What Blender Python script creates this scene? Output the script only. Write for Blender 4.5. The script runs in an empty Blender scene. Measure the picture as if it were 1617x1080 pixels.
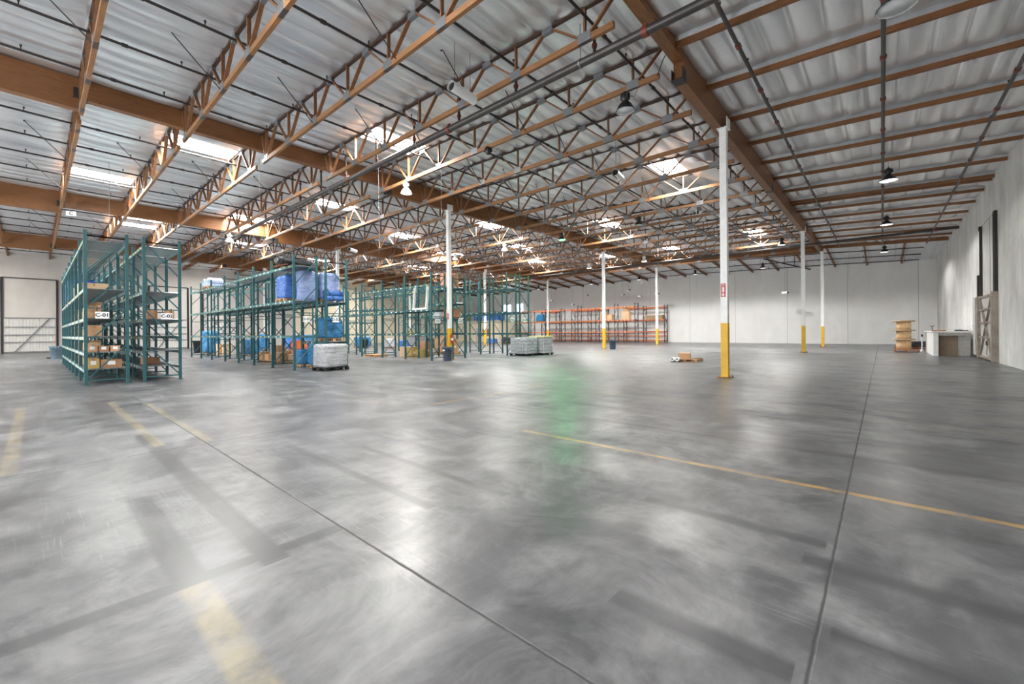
import bpy, math, random
from math import sin, cos, pi, radians, atan2, degrees, sqrt
from mathutils import Vector, Matrix

S = bpy.context.scene
COL = S.collection
random.seed(7)

# ------------------------------------------------------------------ camera
F_PX, ROLL, YAW, EYE = 663.4, radians(0.50), atan2(584, 663.4), 1.5
fw = Vector((-sin(YAW), cos(YAW), 0)); rt = Vector((cos(YAW), sin(YAW), 0)); up = Vector((0, 0, 1))
cr, sr = cos(ROLL), sin(ROLL)
right = rt * cr - up * sr
upv = rt * sr + up * cr
cd = bpy.data.cameras.new('camera'); cam = bpy.data.objects.new('camera', cd); COL.objects.link(cam)
m = Matrix((right, upv, -fw)).transposed().to_4x4(); m.translation = (0, 0, EYE)
cam.matrix_world = m
cd.sensor_width = 36; cd.sensor_fit = 'HORIZONTAL'; cd.lens = F_PX / 1617 * 36
cd.shift_y = -16.1 / 1617
cd.clip_end = 300
S.camera = cam

# ------------------------------------------------------------------ world, daylight, fill lights, exposure
vs = S.view_settings
S.display_settings.display_device = 'sRGB'
vs.view_transform = 'Standard'; vs.look = 'None'; vs.gamma = 1; vs.use_curve_mapping = False
vs.exposure = 0.5
W = bpy.data.worlds.new('sky'); S.world = W; W.use_nodes = True
W.node_tree.nodes['Background'].inputs[0].default_value = (0.72, 0.84, 1.0, 1)
W.node_tree.nodes['Background'].inputs[1].default_value = 1.5
SKY_POWER = 74.0         # strength of the sunlit skylight domes
def area(name, loc, rot, sx, sy, power, col=(1, 1, 1)):
    l = bpy.data.lights.new(name, 'AREA'); l.shape = 'RECTANGLE'; l.size = sx; l.size_y = sy
    l.energy = power; l.color = col
    o = bpy.data.objects.new(name, l); COL.objects.link(o); o.location = loc; o.rotation_euler = rot
    return o
# added fill lights at made-up openings in the unseen near wall, behind the camera (see FILL_GAPS below)
FILL_GAPS = [(-44, -36, 4.6), (-27, -19, 4.6), (-14, -6, 4.6)]
NEAR_Y = -9.0
for i, (a, b, h) in enumerate(FILL_GAPS):
    area('near_wall_fill', ((a + b) / 2, NEAR_Y - 0.1, h / 2), (radians(90), 0, 0), b - a, h, 800, (0.97, 0.985, 1.0))

# ------------------------------------------------------------------ geometry helpers
class MB:
    """collects shapes, then links them as ONE mesh object"""
    def __init__(s): s.v = []; s.f = []; s.m = []; s.sm = []
    def add(s, vs_, fs, mi=0, smooth=False):
        o = len(s.v); s.v += [tuple(v) for v in vs_]
        for f in fs: s.f.append([i + o for i in f]); s.m.append(mi); s.sm.append(smooth)
    def box(s, x0, y0, z0, x1, y1, z1, mi=0):
        s.add([(x0, y0, z0), (x1, y0, z0), (x1, y1, z0), (x0, y1, z0), (x0, y0, z1), (x1, y0, z1), (x1, y1, z1), (x0, y1, z1)],
              [(3, 2, 1, 0), (4, 5, 6, 7), (0, 1, 5, 4), (1, 2, 6, 5), (2, 3, 7, 6), (3, 0, 4, 7)], mi)
    def cbox(s, cx, cy, cz, sx, sy, sz, mi=0):
        s.box(cx - sx / 2, cy - sy / 2, cz - sz / 2, cx + sx / 2, cy + sy / 2, cz + sz / 2, mi)
    def bar(s, a, b, w, h, upd=(0, 0, 1), mi=0):
        a = Vector(a); b = Vector(b); d = (b - a).normalized(); u = Vector(upd)
        if abs(d.dot(u)) > 0.99: u = Vector((0, 1, 0))
        sd = d.cross(u).normalized() * (w / 2); u2 = sd.cross(d).normalized() * (h / 2)
        vs_ = [p + i * sd + j * u2 for p in (a, b) for (i, j) in ((-1, -1), (1, -1), (1, 1), (-1, 1))]
        s.add(vs_, [(0, 1, 2, 3), (7, 6, 5, 4), (0, 4, 5, 1), (1, 5, 6, 2), (2, 6, 7, 3), (3, 7, 4, 0)], mi)
    def tube(s, a, b, r, n=8, r2=None, cap=True, mi=0):
        a = Vector(a); b = Vector(b); d = (b - a).normalized(); u = Vector((0, 0, 1)) if abs(d.z) < .9 else Vector((1, 0, 0))
        p = d.cross(u).normalized(); q = d.cross(p); r2 = r if r2 is None else r2
        vs_ = [a + (p * cos(2 * pi * k / n) + q * sin(2 * pi * k / n)) * r for k in range(n)] + \
              [b + (p * cos(2 * pi * k / n) + q * sin(2 * pi * k / n)) * r2 for k in range(n)]
        s.add(vs_, [(k, (k + 1) % n, (k + 1) % n + n, k + n) for k in range(n)], mi, True)
        if cap: s.add(vs_[:n], [tuple(range(n - 1, -1, -1))], mi); s.add(vs_[n:], [tuple(range(n))], mi)
    def path(s, pts, r, n=6, mi=0):
        for a, b in zip(pts, pts[1:]): s.tube(a, b, r, n, mi=mi)
    def lathe(s, prof, c=(0, 0, 0), n=20, mi=0):
        cx, cy, cz = c; vs_ = []; k = len(prof)
        for j in range(n):
            t = 2 * pi * j / n
            vs_ += [(cx + r * cos(t), cy + r * sin(t), cz + z) for r, z in prof]
        fs = [(j * k + i, ((j + 1) % n) * k + i, ((j + 1) % n) * k + i + 1, j * k + i + 1) for j in range(n) for i in range(k - 1)]
        s.add(vs_, fs, mi, True)
    def mesh(s, name, mats):
        me = bpy.data.meshes.new(name); me.from_pydata(s.v, [], s.f)
        for mm in (mats if isinstance(mats, (list, tuple)) else [mats]): me.materials.append(mm)
        me.polygons.foreach_set('material_index', s.m); me.polygons.foreach_set('use_smooth', s.sm)
        me.update(); return me
    def build(s, name, mats, parent=None, loc=(0, 0, 0), rotz=0):
        o = bpy.data.objects.new(name, s.mesh(name, mats)); COL.objects.link(o)
        o.location = loc; o.rotation_euler = (0, 0, rotz)
        if parent: o.parent = parent
        return o
def tag(o, label=None, cat=None, group=None, kind=None):
    if label: o['label'] = label
    if cat: o['category'] = cat
    if group: o['group'] = group
    if kind: o['kind'] = kind
    return o
def thing(name, label, cat, loc=(0, 0, 0), rotz=0, group=None):
    o = bpy.data.objects.new(name, None); COL.objects.link(o); o.empty_display_size = .2
    o.location = loc; o.rotation_euler = (0, 0, rotz)
    return tag(o, label, cat, group)
def kids(o): return [c for c in list(o.children)]
def dup(o, loc=None, rotz=None, label=None, group=None, parent=None):
    c = o.copy(); COL.objects.link(c)
    if parent: c.parent = parent
    if loc is not None: c.location = loc
    if rotz is not None: c.rotation_euler = (0, 0, rotz)
    if label: c['label'] = label
    if group: c['group'] = group
    for k in kids(o): dup(k, parent=c)
    return c
ORD = ['first', 'second', 'third', 'fourth', 'fifth', 'sixth', 'seventh', 'eighth', 'ninth', 'tenth', 'eleventh', 'twelfth',
       'thirteenth', 'fourteenth', 'fifteenth', 'sixteenth', 'seventeenth', 'eighteenth', 'nineteenth', 'twentieth',
       'twenty-first', 'twenty-second', 'twenty-third', 'twenty-fourth', 'twenty-fifth', 'twenty-sixth', 'twenty-seventh', 'twenty-eighth']
def nth(i, frm='nearest'):
    return frm if i == 0 else '%s %s' % (ORD[i], frm)

# ------------------------------------------------------------------ materials
class NT:
    def __init__(s, name):
        s.m = bpy.data.materials.new(name); s.m.use_nodes = True; s.t = s.m.node_tree
        s.b = s.t.nodes['Principled BSDF']; s.co = None
    def n(s, typ, **kw):
        nd = s.t.nodes.new(typ)
        for k, v in kw.items(): setattr(nd, k, v)
        return nd
    def l(s, a, b): s.t.links.new(a, b)
    def coord(s, kind='Object'):
        if s.co is None: s.co = s.n('ShaderNodeTexCoord')
        return s.co.outputs[kind]
    def val(s, sock, v):
        if isinstance(v, bpy.types.NodeSocket): s.l(v, sock)
        else: sock.default_value = v
    def math(s, op, a, b=0.0, c=0.0, clamp=False):
        nd = s.n('ShaderNodeMath', operation=op); nd.use_clamp = clamp
        for i, v in enumerate((a, b, c)): s.val(nd.inputs[i], v)
        return nd.outputs[0]
    def mapping(s, scale=(1, 1, 1), rot=(0, 0, 0), kind='Object', loc=(0, 0, 0)):
        nd = s.n('ShaderNodeMapping'); s.l(s.coord(kind), nd.inputs[0])
        nd.inputs['Scale'].default_value = scale; nd.inputs['Rotation'].default_value = rot; nd.inputs['Location'].default_value = loc
        return nd.outputs[0]
    def noise(s, scale=1, detail=4, rough=.55, vec=None, dist=0):
        nd = s.n('ShaderNodeTexNoise'); nd.inputs['Scale'].default_value = scale; nd.inputs['Detail'].default_value = detail
        nd.inputs['Roughness'].default_value = rough; nd.inputs['Distortion'].default_value = dist
        s.l(vec if vec is not None else s.coord(), nd.inputs['Vector']); return nd.outputs['Fac']
    def ramp(s, fac, stops):
        nd = s.n('ShaderNodeValToRGB'); s.l(fac, nd.inputs[0]); e = nd.color_ramp.elements
        while len(e) > len(stops): e.remove(e[-1])
        while len(e) < len(stops): e.new(1)
        for el, (p, c) in zip(e, stops):
            el.position = p; el.color = (c, c, c, 1) if isinstance(c, (int, float)) else (*c[:3], 1)
        return nd.outputs[0]
    def mix(s, fac, a, b, mode='MIX'):
        nd = s.n('ShaderNodeMix', data_type='RGBA', blend_type=mode)
        s.val(nd.inputs[0], fac)
        for sock, v in ((nd.inputs[6], a), (nd.inputs[7], b)):
            s.val(sock, v if isinstance(v, bpy.types.NodeSocket) else (*v[:3], 1))
        return nd.outputs[2]
    def bump(s, h, strength=.3, dist=.02):
        nd = s.n('ShaderNodeBump'); nd.inputs['Strength'].default_value = strength; nd.inputs['Distance'].default_value = dist
        s.l(h, nd.inputs['Height']); s.l(nd.outputs[0], s.b.inputs['Normal'])
    def fin(s, col=None, rough=None, metal=None, spec=None):
        if col is not None: s.val(s.b.inputs['Base Color'], col if isinstance(col, bpy.types.NodeSocket) else (*col, 1))
        if rough is not None: s.val(s.b.inputs['Roughness'], rough)
        if metal is not None: s.val(s.b.inputs['Metallic'], metal)
        if spec is not None: s.val(s.b.inputs['Specular IOR Level'], spec)
        return s.m
def srgb(r, g, b):
    f = lambda c: (c / 255 / 12.92) if c / 255 <= .04045 else ((c / 255 + .055) / 1.055) ** 2.4
    return (f(r), f(g), f(b))
def plain(name, c, rough=.5, metal=0, var=.12, sc=6):
    t = NT(name); n_ = t.noise(sc, 3)
    lo = tuple(max(0, x * (1 - var)) for x in c); hi = tuple(min(1, x * (1 + var)) for x in c)
    return t.fin(t.ramp(n_, [(.3, lo), (.7, hi)]), rough, metal)
def wood(name, c1, c2, scale=(1, 12, 12), rough=.6, lam=0):
    t = NT(name); v = t.mapping(scale)
    n_ = t.noise(2.2, 5, .6, v, .6); big = t.noise(.7, 2)
    col = t.ramp(n_, [(.3, c1), (.68, c2)])
    col = t.mix(t.ramp(big, [(.35, 0.0), (.75, .35)]), col, tuple(x * .62 for x in c1))
    kn = t.noise(5, 1, .3, t.mapping((1.2, 1.2, 2.5)))
    col = t.mix(t.ramp(kn, [(.76, 0.0), (.79, .7)]), col, tuple(x * .25 for x in c1))
    if lam:
        sx = t.n('ShaderNodeSeparateXYZ'); t.l(t.coord(), sx.inputs[0])
        f = t.math('FRACT', t.math('MULTIPLY', sx.outputs[2], 1 / lam))
        col = t.mix(t.math('MULTIPLY', t.math('LESS_THAN', f, .06), .55), col, tuple(x * .3 for x in c1))
    return t.fin(col, rough)

M = {}
M['glulam'] = wood('glulam', srgb(112, 70, 36), srgb(144, 96, 54), (14, .8, 14), .5, .038)
M['glulamx'] = wood('glulam_cross', srgb(112, 70, 36), srgb(144, 96, 54), (.8, 14, 14), .5, .038)
M['joist'] = wood('joist_wood', srgb(116, 74, 40), srgb(146, 98, 58), (.8, 14, 14), .55)
M['truss'] = wood('truss_wood', srgb(128, 88, 54), srgb(158, 114, 74), (1.2, 12, 12), .6)
M['web'] = wood('web_wood', srgb(116, 76, 46), srgb(146, 100, 64), (8, 8, 1.5), .6)
M['chord_top'] = wood('dark_chord', srgb(62, 44, 34), srgb(84, 60, 46), (1.2, 12, 12), .6)
M['galv'] = plain('galvanised', srgb(128, 130, 132), .5, .6)
M['blackpipe'] = plain('black_pipe', srgb(62, 58, 56), .42, .3)
M['greypipe'] = plain('grey_pipe', srgb(74, 70, 68), .4, .4)
M['redfit'] = plain('red_fitting', srgb(118, 54, 42), .5)
M['rod'] = plain('dark_rod', srgb(58, 54, 52), .5, .4)
M['teal'] = plain('teal_steel', srgb(40, 86, 90), .42, 0, .15, 3)
M['tealbeam'] = plain('teal_beam', srgb(66, 112, 114), .45, 0, .15, 3)
M['sagebeam'] = plain('pale_green_beam', srgb(84, 110, 109), .5, 0, .15, 3)
M['tagw'] = plain('white_tag', srgb(235, 235, 228), .6)
M['tagy'] = plain('yellow_tag', srgb(222, 214, 90), .6)
M['deck'] = plain('deck_steel', srgb(150, 158, 160), .38, .55)
M['orange'] = plain('orange_steel', srgb(206, 112, 66), .5)
M['navy'] = plain('navy_steel', srgb(52, 60, 72), .5)
M['white'] = plain('white_paint', srgb(243, 243, 241), .45, 0, .05)
M['offwhite'] = plain('off_white', srgb(214, 212, 206), .6, 0, .06)
M['yellow'] = plain('yellow_paint', srgb(226, 176, 34), .45, 0, .12, 2)
M['rust'] = plain('rusty_plate', srgb(130, 92, 64), .7)
M['greyrust'] = plain('weathered_door_steel', srgb(150, 140, 130), .7, 0, .25, 2)
M['black'] = plain('black_plastic', srgb(28, 28, 30), .4)
M['blackmat'] = plain('black_rubber', srgb(18, 18, 18), .8)
M['binblue'] = plain('slate_blue_plastic', srgb(66, 78, 96), .45)
M['binteal'] = plain('grey_teal_plastic', srgb(86, 106, 118), .45)
M['red'] = plain('red_paint', srgb(190, 38, 34), .4)
M['ink'] = plain('black_ink', srgb(24, 24, 24), .7)
M['chip'] = plain('brown_board', srgb(150, 132, 112), .7)
M['greyboard'] = plain('grey_board', srgb(198, 196, 192), .6)
M['pallet'] = wood('pallet_wood', srgb(186, 142, 100), srgb(216, 176, 134), (1.5, 10, 10), .75)
M['palletdark'] = wood('old_pallet_wood', srgb(150, 92, 56), srgb(182, 122, 80), (1.5, 10, 10), .75)
M['spool'] = wood('spool_wood', srgb(206, 168, 120), srgb(236, 204, 160), (9, 9, 1), .7)
M['flange'] = wood('flange_wood', srgb(160, 136, 106), srgb(188, 164, 132), (6, 2, 2), .75)
def card(name, c):
    t = NT(name); w = t.noise(9, 3); b = t.noise(1.2, 2)
    col = t.mix(t.ramp(b, [(.4, 0.0), (.8, .25)]), t.ramp(w, [(.3, tuple(x * .92 for x in c)), (.7, c)]), tuple(x * .75 for x in c))
    return t.fin(col, .75)
M['card'] = card('cardboard', srgb(198, 156, 118))
M['carddark'] = card('dark_cardboard', srgb(168, 124, 90))
M['cardpale'] = card('pale_cardboard', srgb(222, 188, 150))
M['cardyellow'] = card('yellowish_cardboard', srgb(196, 164, 98))
M['tape'] = plain('packing_tape', srgb(178, 138, 96), .3)
M['paper'] = plain('paper_label', srgb(240, 240, 238), .7, 0, .04)
def wrap(name, c1, c2, rough=.22):
    t = NT(name); v = t.mapping((1.2, 1.2, 5)); n_ = t.noise(2.4, 5, .6, v, 1.2)
    f = t.noise(7, 4, .6, t.mapping((1, 1, 3)), 1.5)
    t.bump(t.math('ADD', n_, t.math('MULTIPLY', f, .5)), .9, .05)
    return t.fin(t.ramp(n_, [(.3, c1), (.7, c2)]), rough)
M['wblue'] = wrap('blue_wrap', srgb(30, 96, 150), srgb(72, 150, 200))
M['wroyal'] = wrap('royal_wrap', srgb(40, 86, 168), srgb(90, 142, 214))
M['wlilac'] = wrap('clouded_blue_wrap', srgb(112, 132, 180), srgb(164, 182, 220))
M['wgrey'] = wrap('grey_wrap', srgb(150, 152, 156), srgb(206, 206, 208))
M['wclear'] = wrap('clear_wrap', srgb(168, 174, 178), srgb(224, 228, 230), .15)
M['wblack'] = wrap('black_wrap', srgb(24, 26, 28), srgb(64, 68, 72))
M['wsky'] = wrap('pale_blue_wrap', srgb(140, 168, 214), srgb(220, 230, 246))
M['lens'] = plain('lamp_glass', srgb(220, 222, 224), .15)
M['reflector'] = plain('lamp_reflector', srgb(205, 207, 208), .25, .7)
M['cream'] = plain('cream_wall', srgb(238, 226, 200), .8, 0, .04, .6)
def emit(name, c, s_):
    t = NT(name); t.b.inputs['Base Color'].default_value = (*c, 1); t.b.inputs['Emission Color'].default_value = (*c, 1)
    t.b.inputs['Emission Strength'].default_value = s_; t.b.inputs['Roughness'].default_value = .5
    return t.m
M['dome'] = emit('skylight_diffuser', (1.0, .985, .96), SKY_POWER); M['dome'].cycles.emission_sampling = 'FRONT'
M['lit'] = emit('lit_lamp', (1.0, .98, .95), 3)
M['green'] = emit('green_lamp', (.12, 1.0, .34), 9)
M['window'] = emit('window_daylight', (.72, .88, 1.0), 2.2)
for k_ in ('lit', 'green', 'window'): M[k_].cycles.emission_sampling = 'NONE'

def foil():
    t = NT('foil_insulation')
    a = t.noise(1.0, 2, .5, t.mapping((3.2, .5, 1)), .5)
    b = t.noise(1.0, 2, .5, t.mapping((.8, 4.5, 1)), .6)
    c = t.noise(.35, 2)
    h = t.math('ADD', t.math('MULTIPLY', a, 1.0), t.math('MULTIPLY', b, .35))
    t.bump(h, .4, .06)
    col = t.ramp(c, [(.3, srgb(220, 222, 226)), (.7, srgb(240, 241, 243))])
    return t.fin(col, t.ramp(a, [(.3, .3), (.7, .44)]), .78)
M['foil'] = foil()

def wallmat(name, base, streak, joint, jaxis, panel, amount):
    t = NT(name); sx = t.n('ShaderNodeSeparateXYZ'); t.l(t.coord(), sx.inputs[0])
    v = t.noise(1.0, 5, .65, t.mapping((.8, .8, .22)), .8); b = t.noise(.35, 5, .65, None, .8)
    k = t.ramp(t.math('ADD', t.math('MULTIPLY', v, .45), t.math('MULTIPLY', b, .6)), [(.42, 0.0), (.7, amount)])
    col = t.mix(k, base, streak)
    u = sx.outputs[jaxis]
    f = t.math('ABSOLUTE', t.math('SUBTRACT', t.math('FRACT', t.math('MULTIPLY', u, 1 / panel)), .5))
    j = t.math('LESS_THAN', f, .018 / panel)
    col = t.mix(t.math('MULTIPLY', j, .7), col, joint)
    t.bump(t.math('ADD', t.math('MULTIPLY', j, -1.0), t.math('MULTIPLY', t.noise(9, 4), .15)), .25, .02)
    return t.fin(col, .75)
M['wallR'] = wallmat('right_wall', srgb(240, 240, 238), srgb(186, 184, 180), srgb(170, 170, 168), 1, 9.2, .85)
M['wallF'] = wallmat('far_wall', srgb(240, 240, 238), srgb(222, 221, 218), srgb(150, 150, 148), 0, 5.05, .6)
M['wallL'] = wallmat('left_wall', srgb(216, 210, 202), srgb(188, 182, 174), srgb(120, 118, 114), 1, 9.0, .6)

def floormat():
    t = NT('polished_concrete'); sx = t.n('ShaderNodeSeparateXYZ'); t.l(t.coord(), sx.inputs[0])
    X, Y = sx.outputs[0], sx.outputs[1]
    wob = t.math('MULTIPLY', t.math('SUBTRACT', t.noise(7, 4), .5), .012)
    def strip(axis, c, w, lo, hi, soft=.01, wobble=0):
        u = t.math('ADD', axis, t.math('MULTIPLY', wob, wobble)) if wobble else axis
        o = Y if axis is X else X
        d = t.math('ABSOLUTE', t.math('SUBTRACT', u, c))
        a = t.n('ShaderNodeMapRange'); t.l(d, a.inputs[0])
        a.inputs[1].default_value = w / 2 - soft; a.inputs[2].default_value = w / 2 + soft; a.inputs[3].default_value = 1; a.inputs[4].default_value = 0
        in1 = t.math('GREATER_THAN', o, lo); in2 = t.math('LESS_THAN', o, hi)
        return t.math('MULTIPLY', a.outputs[0], t.math('MULTIPLY', in1, in2))
    def union(ms):
        r = ms[0]
        for q in ms[1:]: r = t.math('MAXIMUM', r, q)
        return r
    cloud = t.noise(.55, 6, .62, None, .9); fine = t.noise(2.6, 7, .68, t.mapping((1, .55, 1)), .4); spk = t.noise(26, 2)
    scuff = t.noise(1.0, 4, .55, t.mapping((.16, 1.5, 1)), .4); patch = t.noise(.9, 7, .7, t.mapping((1, 1, 1), loc=(3, 8, 0)), 1.4)
    g = t.math('ADD', t.math('MULTIPLY', cloud, .5), t.math('MULTIPLY', fine, .5))
    col = t.ramp(g, [(.34, srgb(50, 52, 54)), (.5, srgb(82, 83, 85)), (.66, srgb(122, 123, 124))])
    col = t.mix(t.ramp(patch, [(.46, 0.0), (.75, .6)]), col, srgb(150, 150, 150))
    col = t.mix(t.ramp(scuff, [(.5, 0.0), (.7, .4)]), col, srgb(66, 67, 69))
    vo = t.n('ShaderNodeTexVoronoi'); vo.inputs['Scale'].default_value = .85
    wv = t.n('ShaderNodeVectorMath', operation='ADD'); t.l(t.coord(), wv.inputs[0])
    nz = t.n('ShaderNodeTexNoise'); nz.inputs['Scale'].default_value = 14; t.l(t.coord(), nz.inputs[0])
    sc = t.n('ShaderNodeVectorMath', operation='SCALE'); t.l(nz.outputs['Color'], sc.inputs[0]); sc.inputs['Scale'].default_value = .09; t.l(sc.outputs[0], wv.inputs[1]); t.l(wv.outputs[0], vo.inputs['Vector'])
    spots = t.math('MULTIPLY', t.math('LESS_THAN', vo.outputs['Distance'], .034), t.math('GREATER_THAN', t.noise(.45, 1, .5, t.mapping((1, 1, 1), loc=(9, 2, 0))), .52))
    col = t.mix(t.math('MULTIPLY', spots, .75), col, srgb(48, 48, 48))
    scr = t.noise(1.0, 3, .6, t.mapping((2.0, 60, 1), (0, 0, .35)), .2); scr2 = t.noise(1.0, 3, .6, t.mapping((60, 1.6, 1), (0, 0, .2)), .2)
    area_ = t.noise(.3, 3, .5, t.mapping((1, 1, 1), loc=(1, 7, 0)))
    col = t.mix(t.math('MULTIPLY', t.ramp(scr, [(.58, 0.0), (.7, .4)]), t.ramp(area_, [(.45, 0.0), (.6, 1.0)])), col, srgb(150, 150, 150))
    col = t.mix(t.math('MULTIPLY', t.ramp(scr2, [(.6, 0.0), (.72, .4)]), t.ramp(area_, [(.4, 1.0), (.55, 0.0)])), col, srgb(60, 60, 62))
    gloss = t.math('ADD', t.math('MULTIPLY', t.noise(.5, 4, .6, t.mapping((1, 1, 1), loc=(5, 1, 0)), 1.0), .55), t.math('MULTIPLY', t.noise(1.0, 5, .6, t.mapping((.5, 2.6, 1)), .5), .45))
    # removed tape ghosts (darker bands)
    ghosts = union([strip(Y, 1.05, .17, -8.4, -3.0, .02, 2), strip(Y, .62, .18, -5.15, -3.1, .02, 2), strip(X, -3.16, .13, -1.2, 1.55, .015, 1),
                    strip(Y, 2.24, .10, -6.0, -2.9, .02, 2), strip(Y, 2.85, .09, -5.2, -2.6, .02, 2), strip(Y, 3.62, .13, -1.6, -.3, .03, 3), strip(Y, 3.33, .16, -.4, 1.6, .04, 3),
                    strip(Y, 2.17, .16, -1.15, -.3, .03, 3), strip(Y, 2.6, .10, -.2, 1.8, .05, 3), strip(Y, 6.3, .14, -3.5, 3, .06, 4), strip(Y, 7.4, .12, -5, 3.4, .06, 4)])
    col = t.mix(t.math('MULTIPLY', ghosts, t.ramp(fine, [(.3, .45), (.6, .75)])), col, srgb(54, 55, 57))
    # yellow paint, worn
    wear = t.ramp(t.noise(3.2, 6, .7), [(.36, .15), (.6, .85)])
    yel = union([strip(Y, 4.9, .085, -4.1, 3.7, .008, 1), strip(X, -7.06, .07, 5.3, 9.4, .01, 1)])
    faint = union([strip(Y, 1.62, .11, -12.2, -7.1, .012, 1), strip(Y, 1.11, .12, -13.0, -7.3, .015, 1), strip(Y, -.2, .13, -13.6, -7.1, .015, 1), strip(Y, .62, .15, -3.1, -1.7, .02, 1),
                   strip(Y, 9.12, .07, -10.4, 3.6, .01, 1), strip(Y, 4.97, .08, -10.2, -7.6, .01, 1), strip(Y, 14.2, .08, -9, 3.6, .01, 1)])
    col = t.mix(t.math('MULTIPLY', yel, wear), col, srgb(178, 140, 74))
    col = t.mix(t.math('MULTIPLY', t.math('MULTIPLY', faint, wear), .5), col, srgb(166, 150, 104))
    # saw-cut joints and cracks
    joints = union([strip(X, -.25, .015, -9, 53, .005, .8), strip(Y, 1.56, .015, -57, 3.7, .005, .8), strip(X, -7.0, .009, -9, 53, .004, 1),
                    strip(X, -13.8, .012, -9, 53, .004, 1), strip(Y, 15.2, .02, -57, 3.7, .006, 2), strip(Y, 28.8, .02, -57, 3.7, .006, 2)])
    col = t.mix(t.math('MULTIPLY', joints, .92), col, srgb(46, 46, 46))
    r = t.math('ADD', t.ramp(gloss, [(.34, .285), (.5, .33), (.66, .56)]), t.math('MULTIPLY', joints, .4))
    t.bump(t.math('ADD', t.math('MULTIPLY', joints, -1.0), t.math('MULTIPLY', fine, .06)), .3, .01)
    return t.fin(col, r, 0, .75)
M['floor'] = floormat()

# ------------------------------------------------------------------ the shell
XR, XL, YF = 3.72, -57.0, 53.2
G = {1: -3.85, 2: -18.1, 3: -32.6, 4: -47.1}          # beam lines running away from the camera
YC = 44.4                                             # cross beam before the last bay
TR = 2.4384                                           # truss pitch
def lerp_tab(x, tab):
    for (a, za), (b, zb) in zip(tab, tab[1:]):
        if a <= x <= b: return za + (zb - za) * (x - a) / (b - a)
    return tab[0][1] if x < tab[0][0] else tab[-1][1]
def roof(x):
    return lerp_tab(x, [(-57, 8.85), (-47.1, 9.05), (-32.6, 9.2), (-18.1, 9.27), (-3.98, 8.86), (-3.72, 8.66), (3.72, 8.28)])
def roof_end(x):
    return lerp_tab(x, [(-57, 8.25), (-43, 8.25), (-18.1, 8.4), (-3.8, 8.05), (3.72, 7.78)])
def roof2(x, y):
    if y <= YC: return roof(x)
    t_ = (y - YC) / (YF - YC); return roof(x) * (1 - t_) + roof_end(x) * t_
b = MB(); b.box(XL - .3, NEAR_Y - .3, -.25, XR + .3, YF + .3, 0); tag(b.build('floor', M['floor']), kind='structure')
b = MB(); b.box(XR, NEAR_Y, 0, XR + .2, YF + .2, 9.0); tag(b.build('wall_right', M['wallR']), kind='structure')
b = MB(); b.box(XL - .2, YF, 0, XR, YF + .2, 9.2); tag(b.build('wall_far', M['wallF']), kind='structure')
b = MB(); b.box(XL - .2, NEAR_Y, 0, XL, 22, 9.4); b.box(XL - .2, 22, 0, XL, YF, 9.4, 1); tag(b.build('wall_left', [M['wallL'], M['cream']]), kind='structure')
b = MB(); xs = XL - .2
for a, c, h in FILL_GAPS:  # gaps put into the wall for the added fill lights
    b.box(xs, NEAR_Y - .2, 0, a, NEAR_Y, 9.4); b.box(a, NEAR_Y - .2, h, c, NEAR_Y, 9.4); xs = c
b.box(xs, NEAR_Y - .2, 0, XR + .2, NEAR_Y, 9.4); tag(b.build('wall_near', M['offwhite']), kind='structure')

# skylights: (x of the bay slot, truss bay numbers)
SKY = [(-7.2, (0, 7, 14, 17)), (-14.5, (-4, 3, 10, 15, 17)), (-20.9, (-6, 1, 8, 15)), (-24.4, (-3, 4, 11, 17)), (-28.0, (-7, 0, 7, 14)), (-31.4, (-4, 3, 10, 17)),
       (-36.2, (-6, 1, 8, 15)), (-39.6, (-3, 4, 11)), (-38.6, (1,)), (-43.6, (7, 14)), (-51.8, (-3, 4, 11))]
SKY_RECT = []
for x, bays in SKY:
    for k in bays:
        y0 = .94 + TR * k + .12; y1 = y0 + TR - .24
        if y1 < YC and y0 > NEAR_Y: SKY_RECT.append((round(x - .6, 1), round(x + .6, 1), y0, y1))
SKY_RECT.append((0.4, 1.6, -4.0, -1.8))

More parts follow.
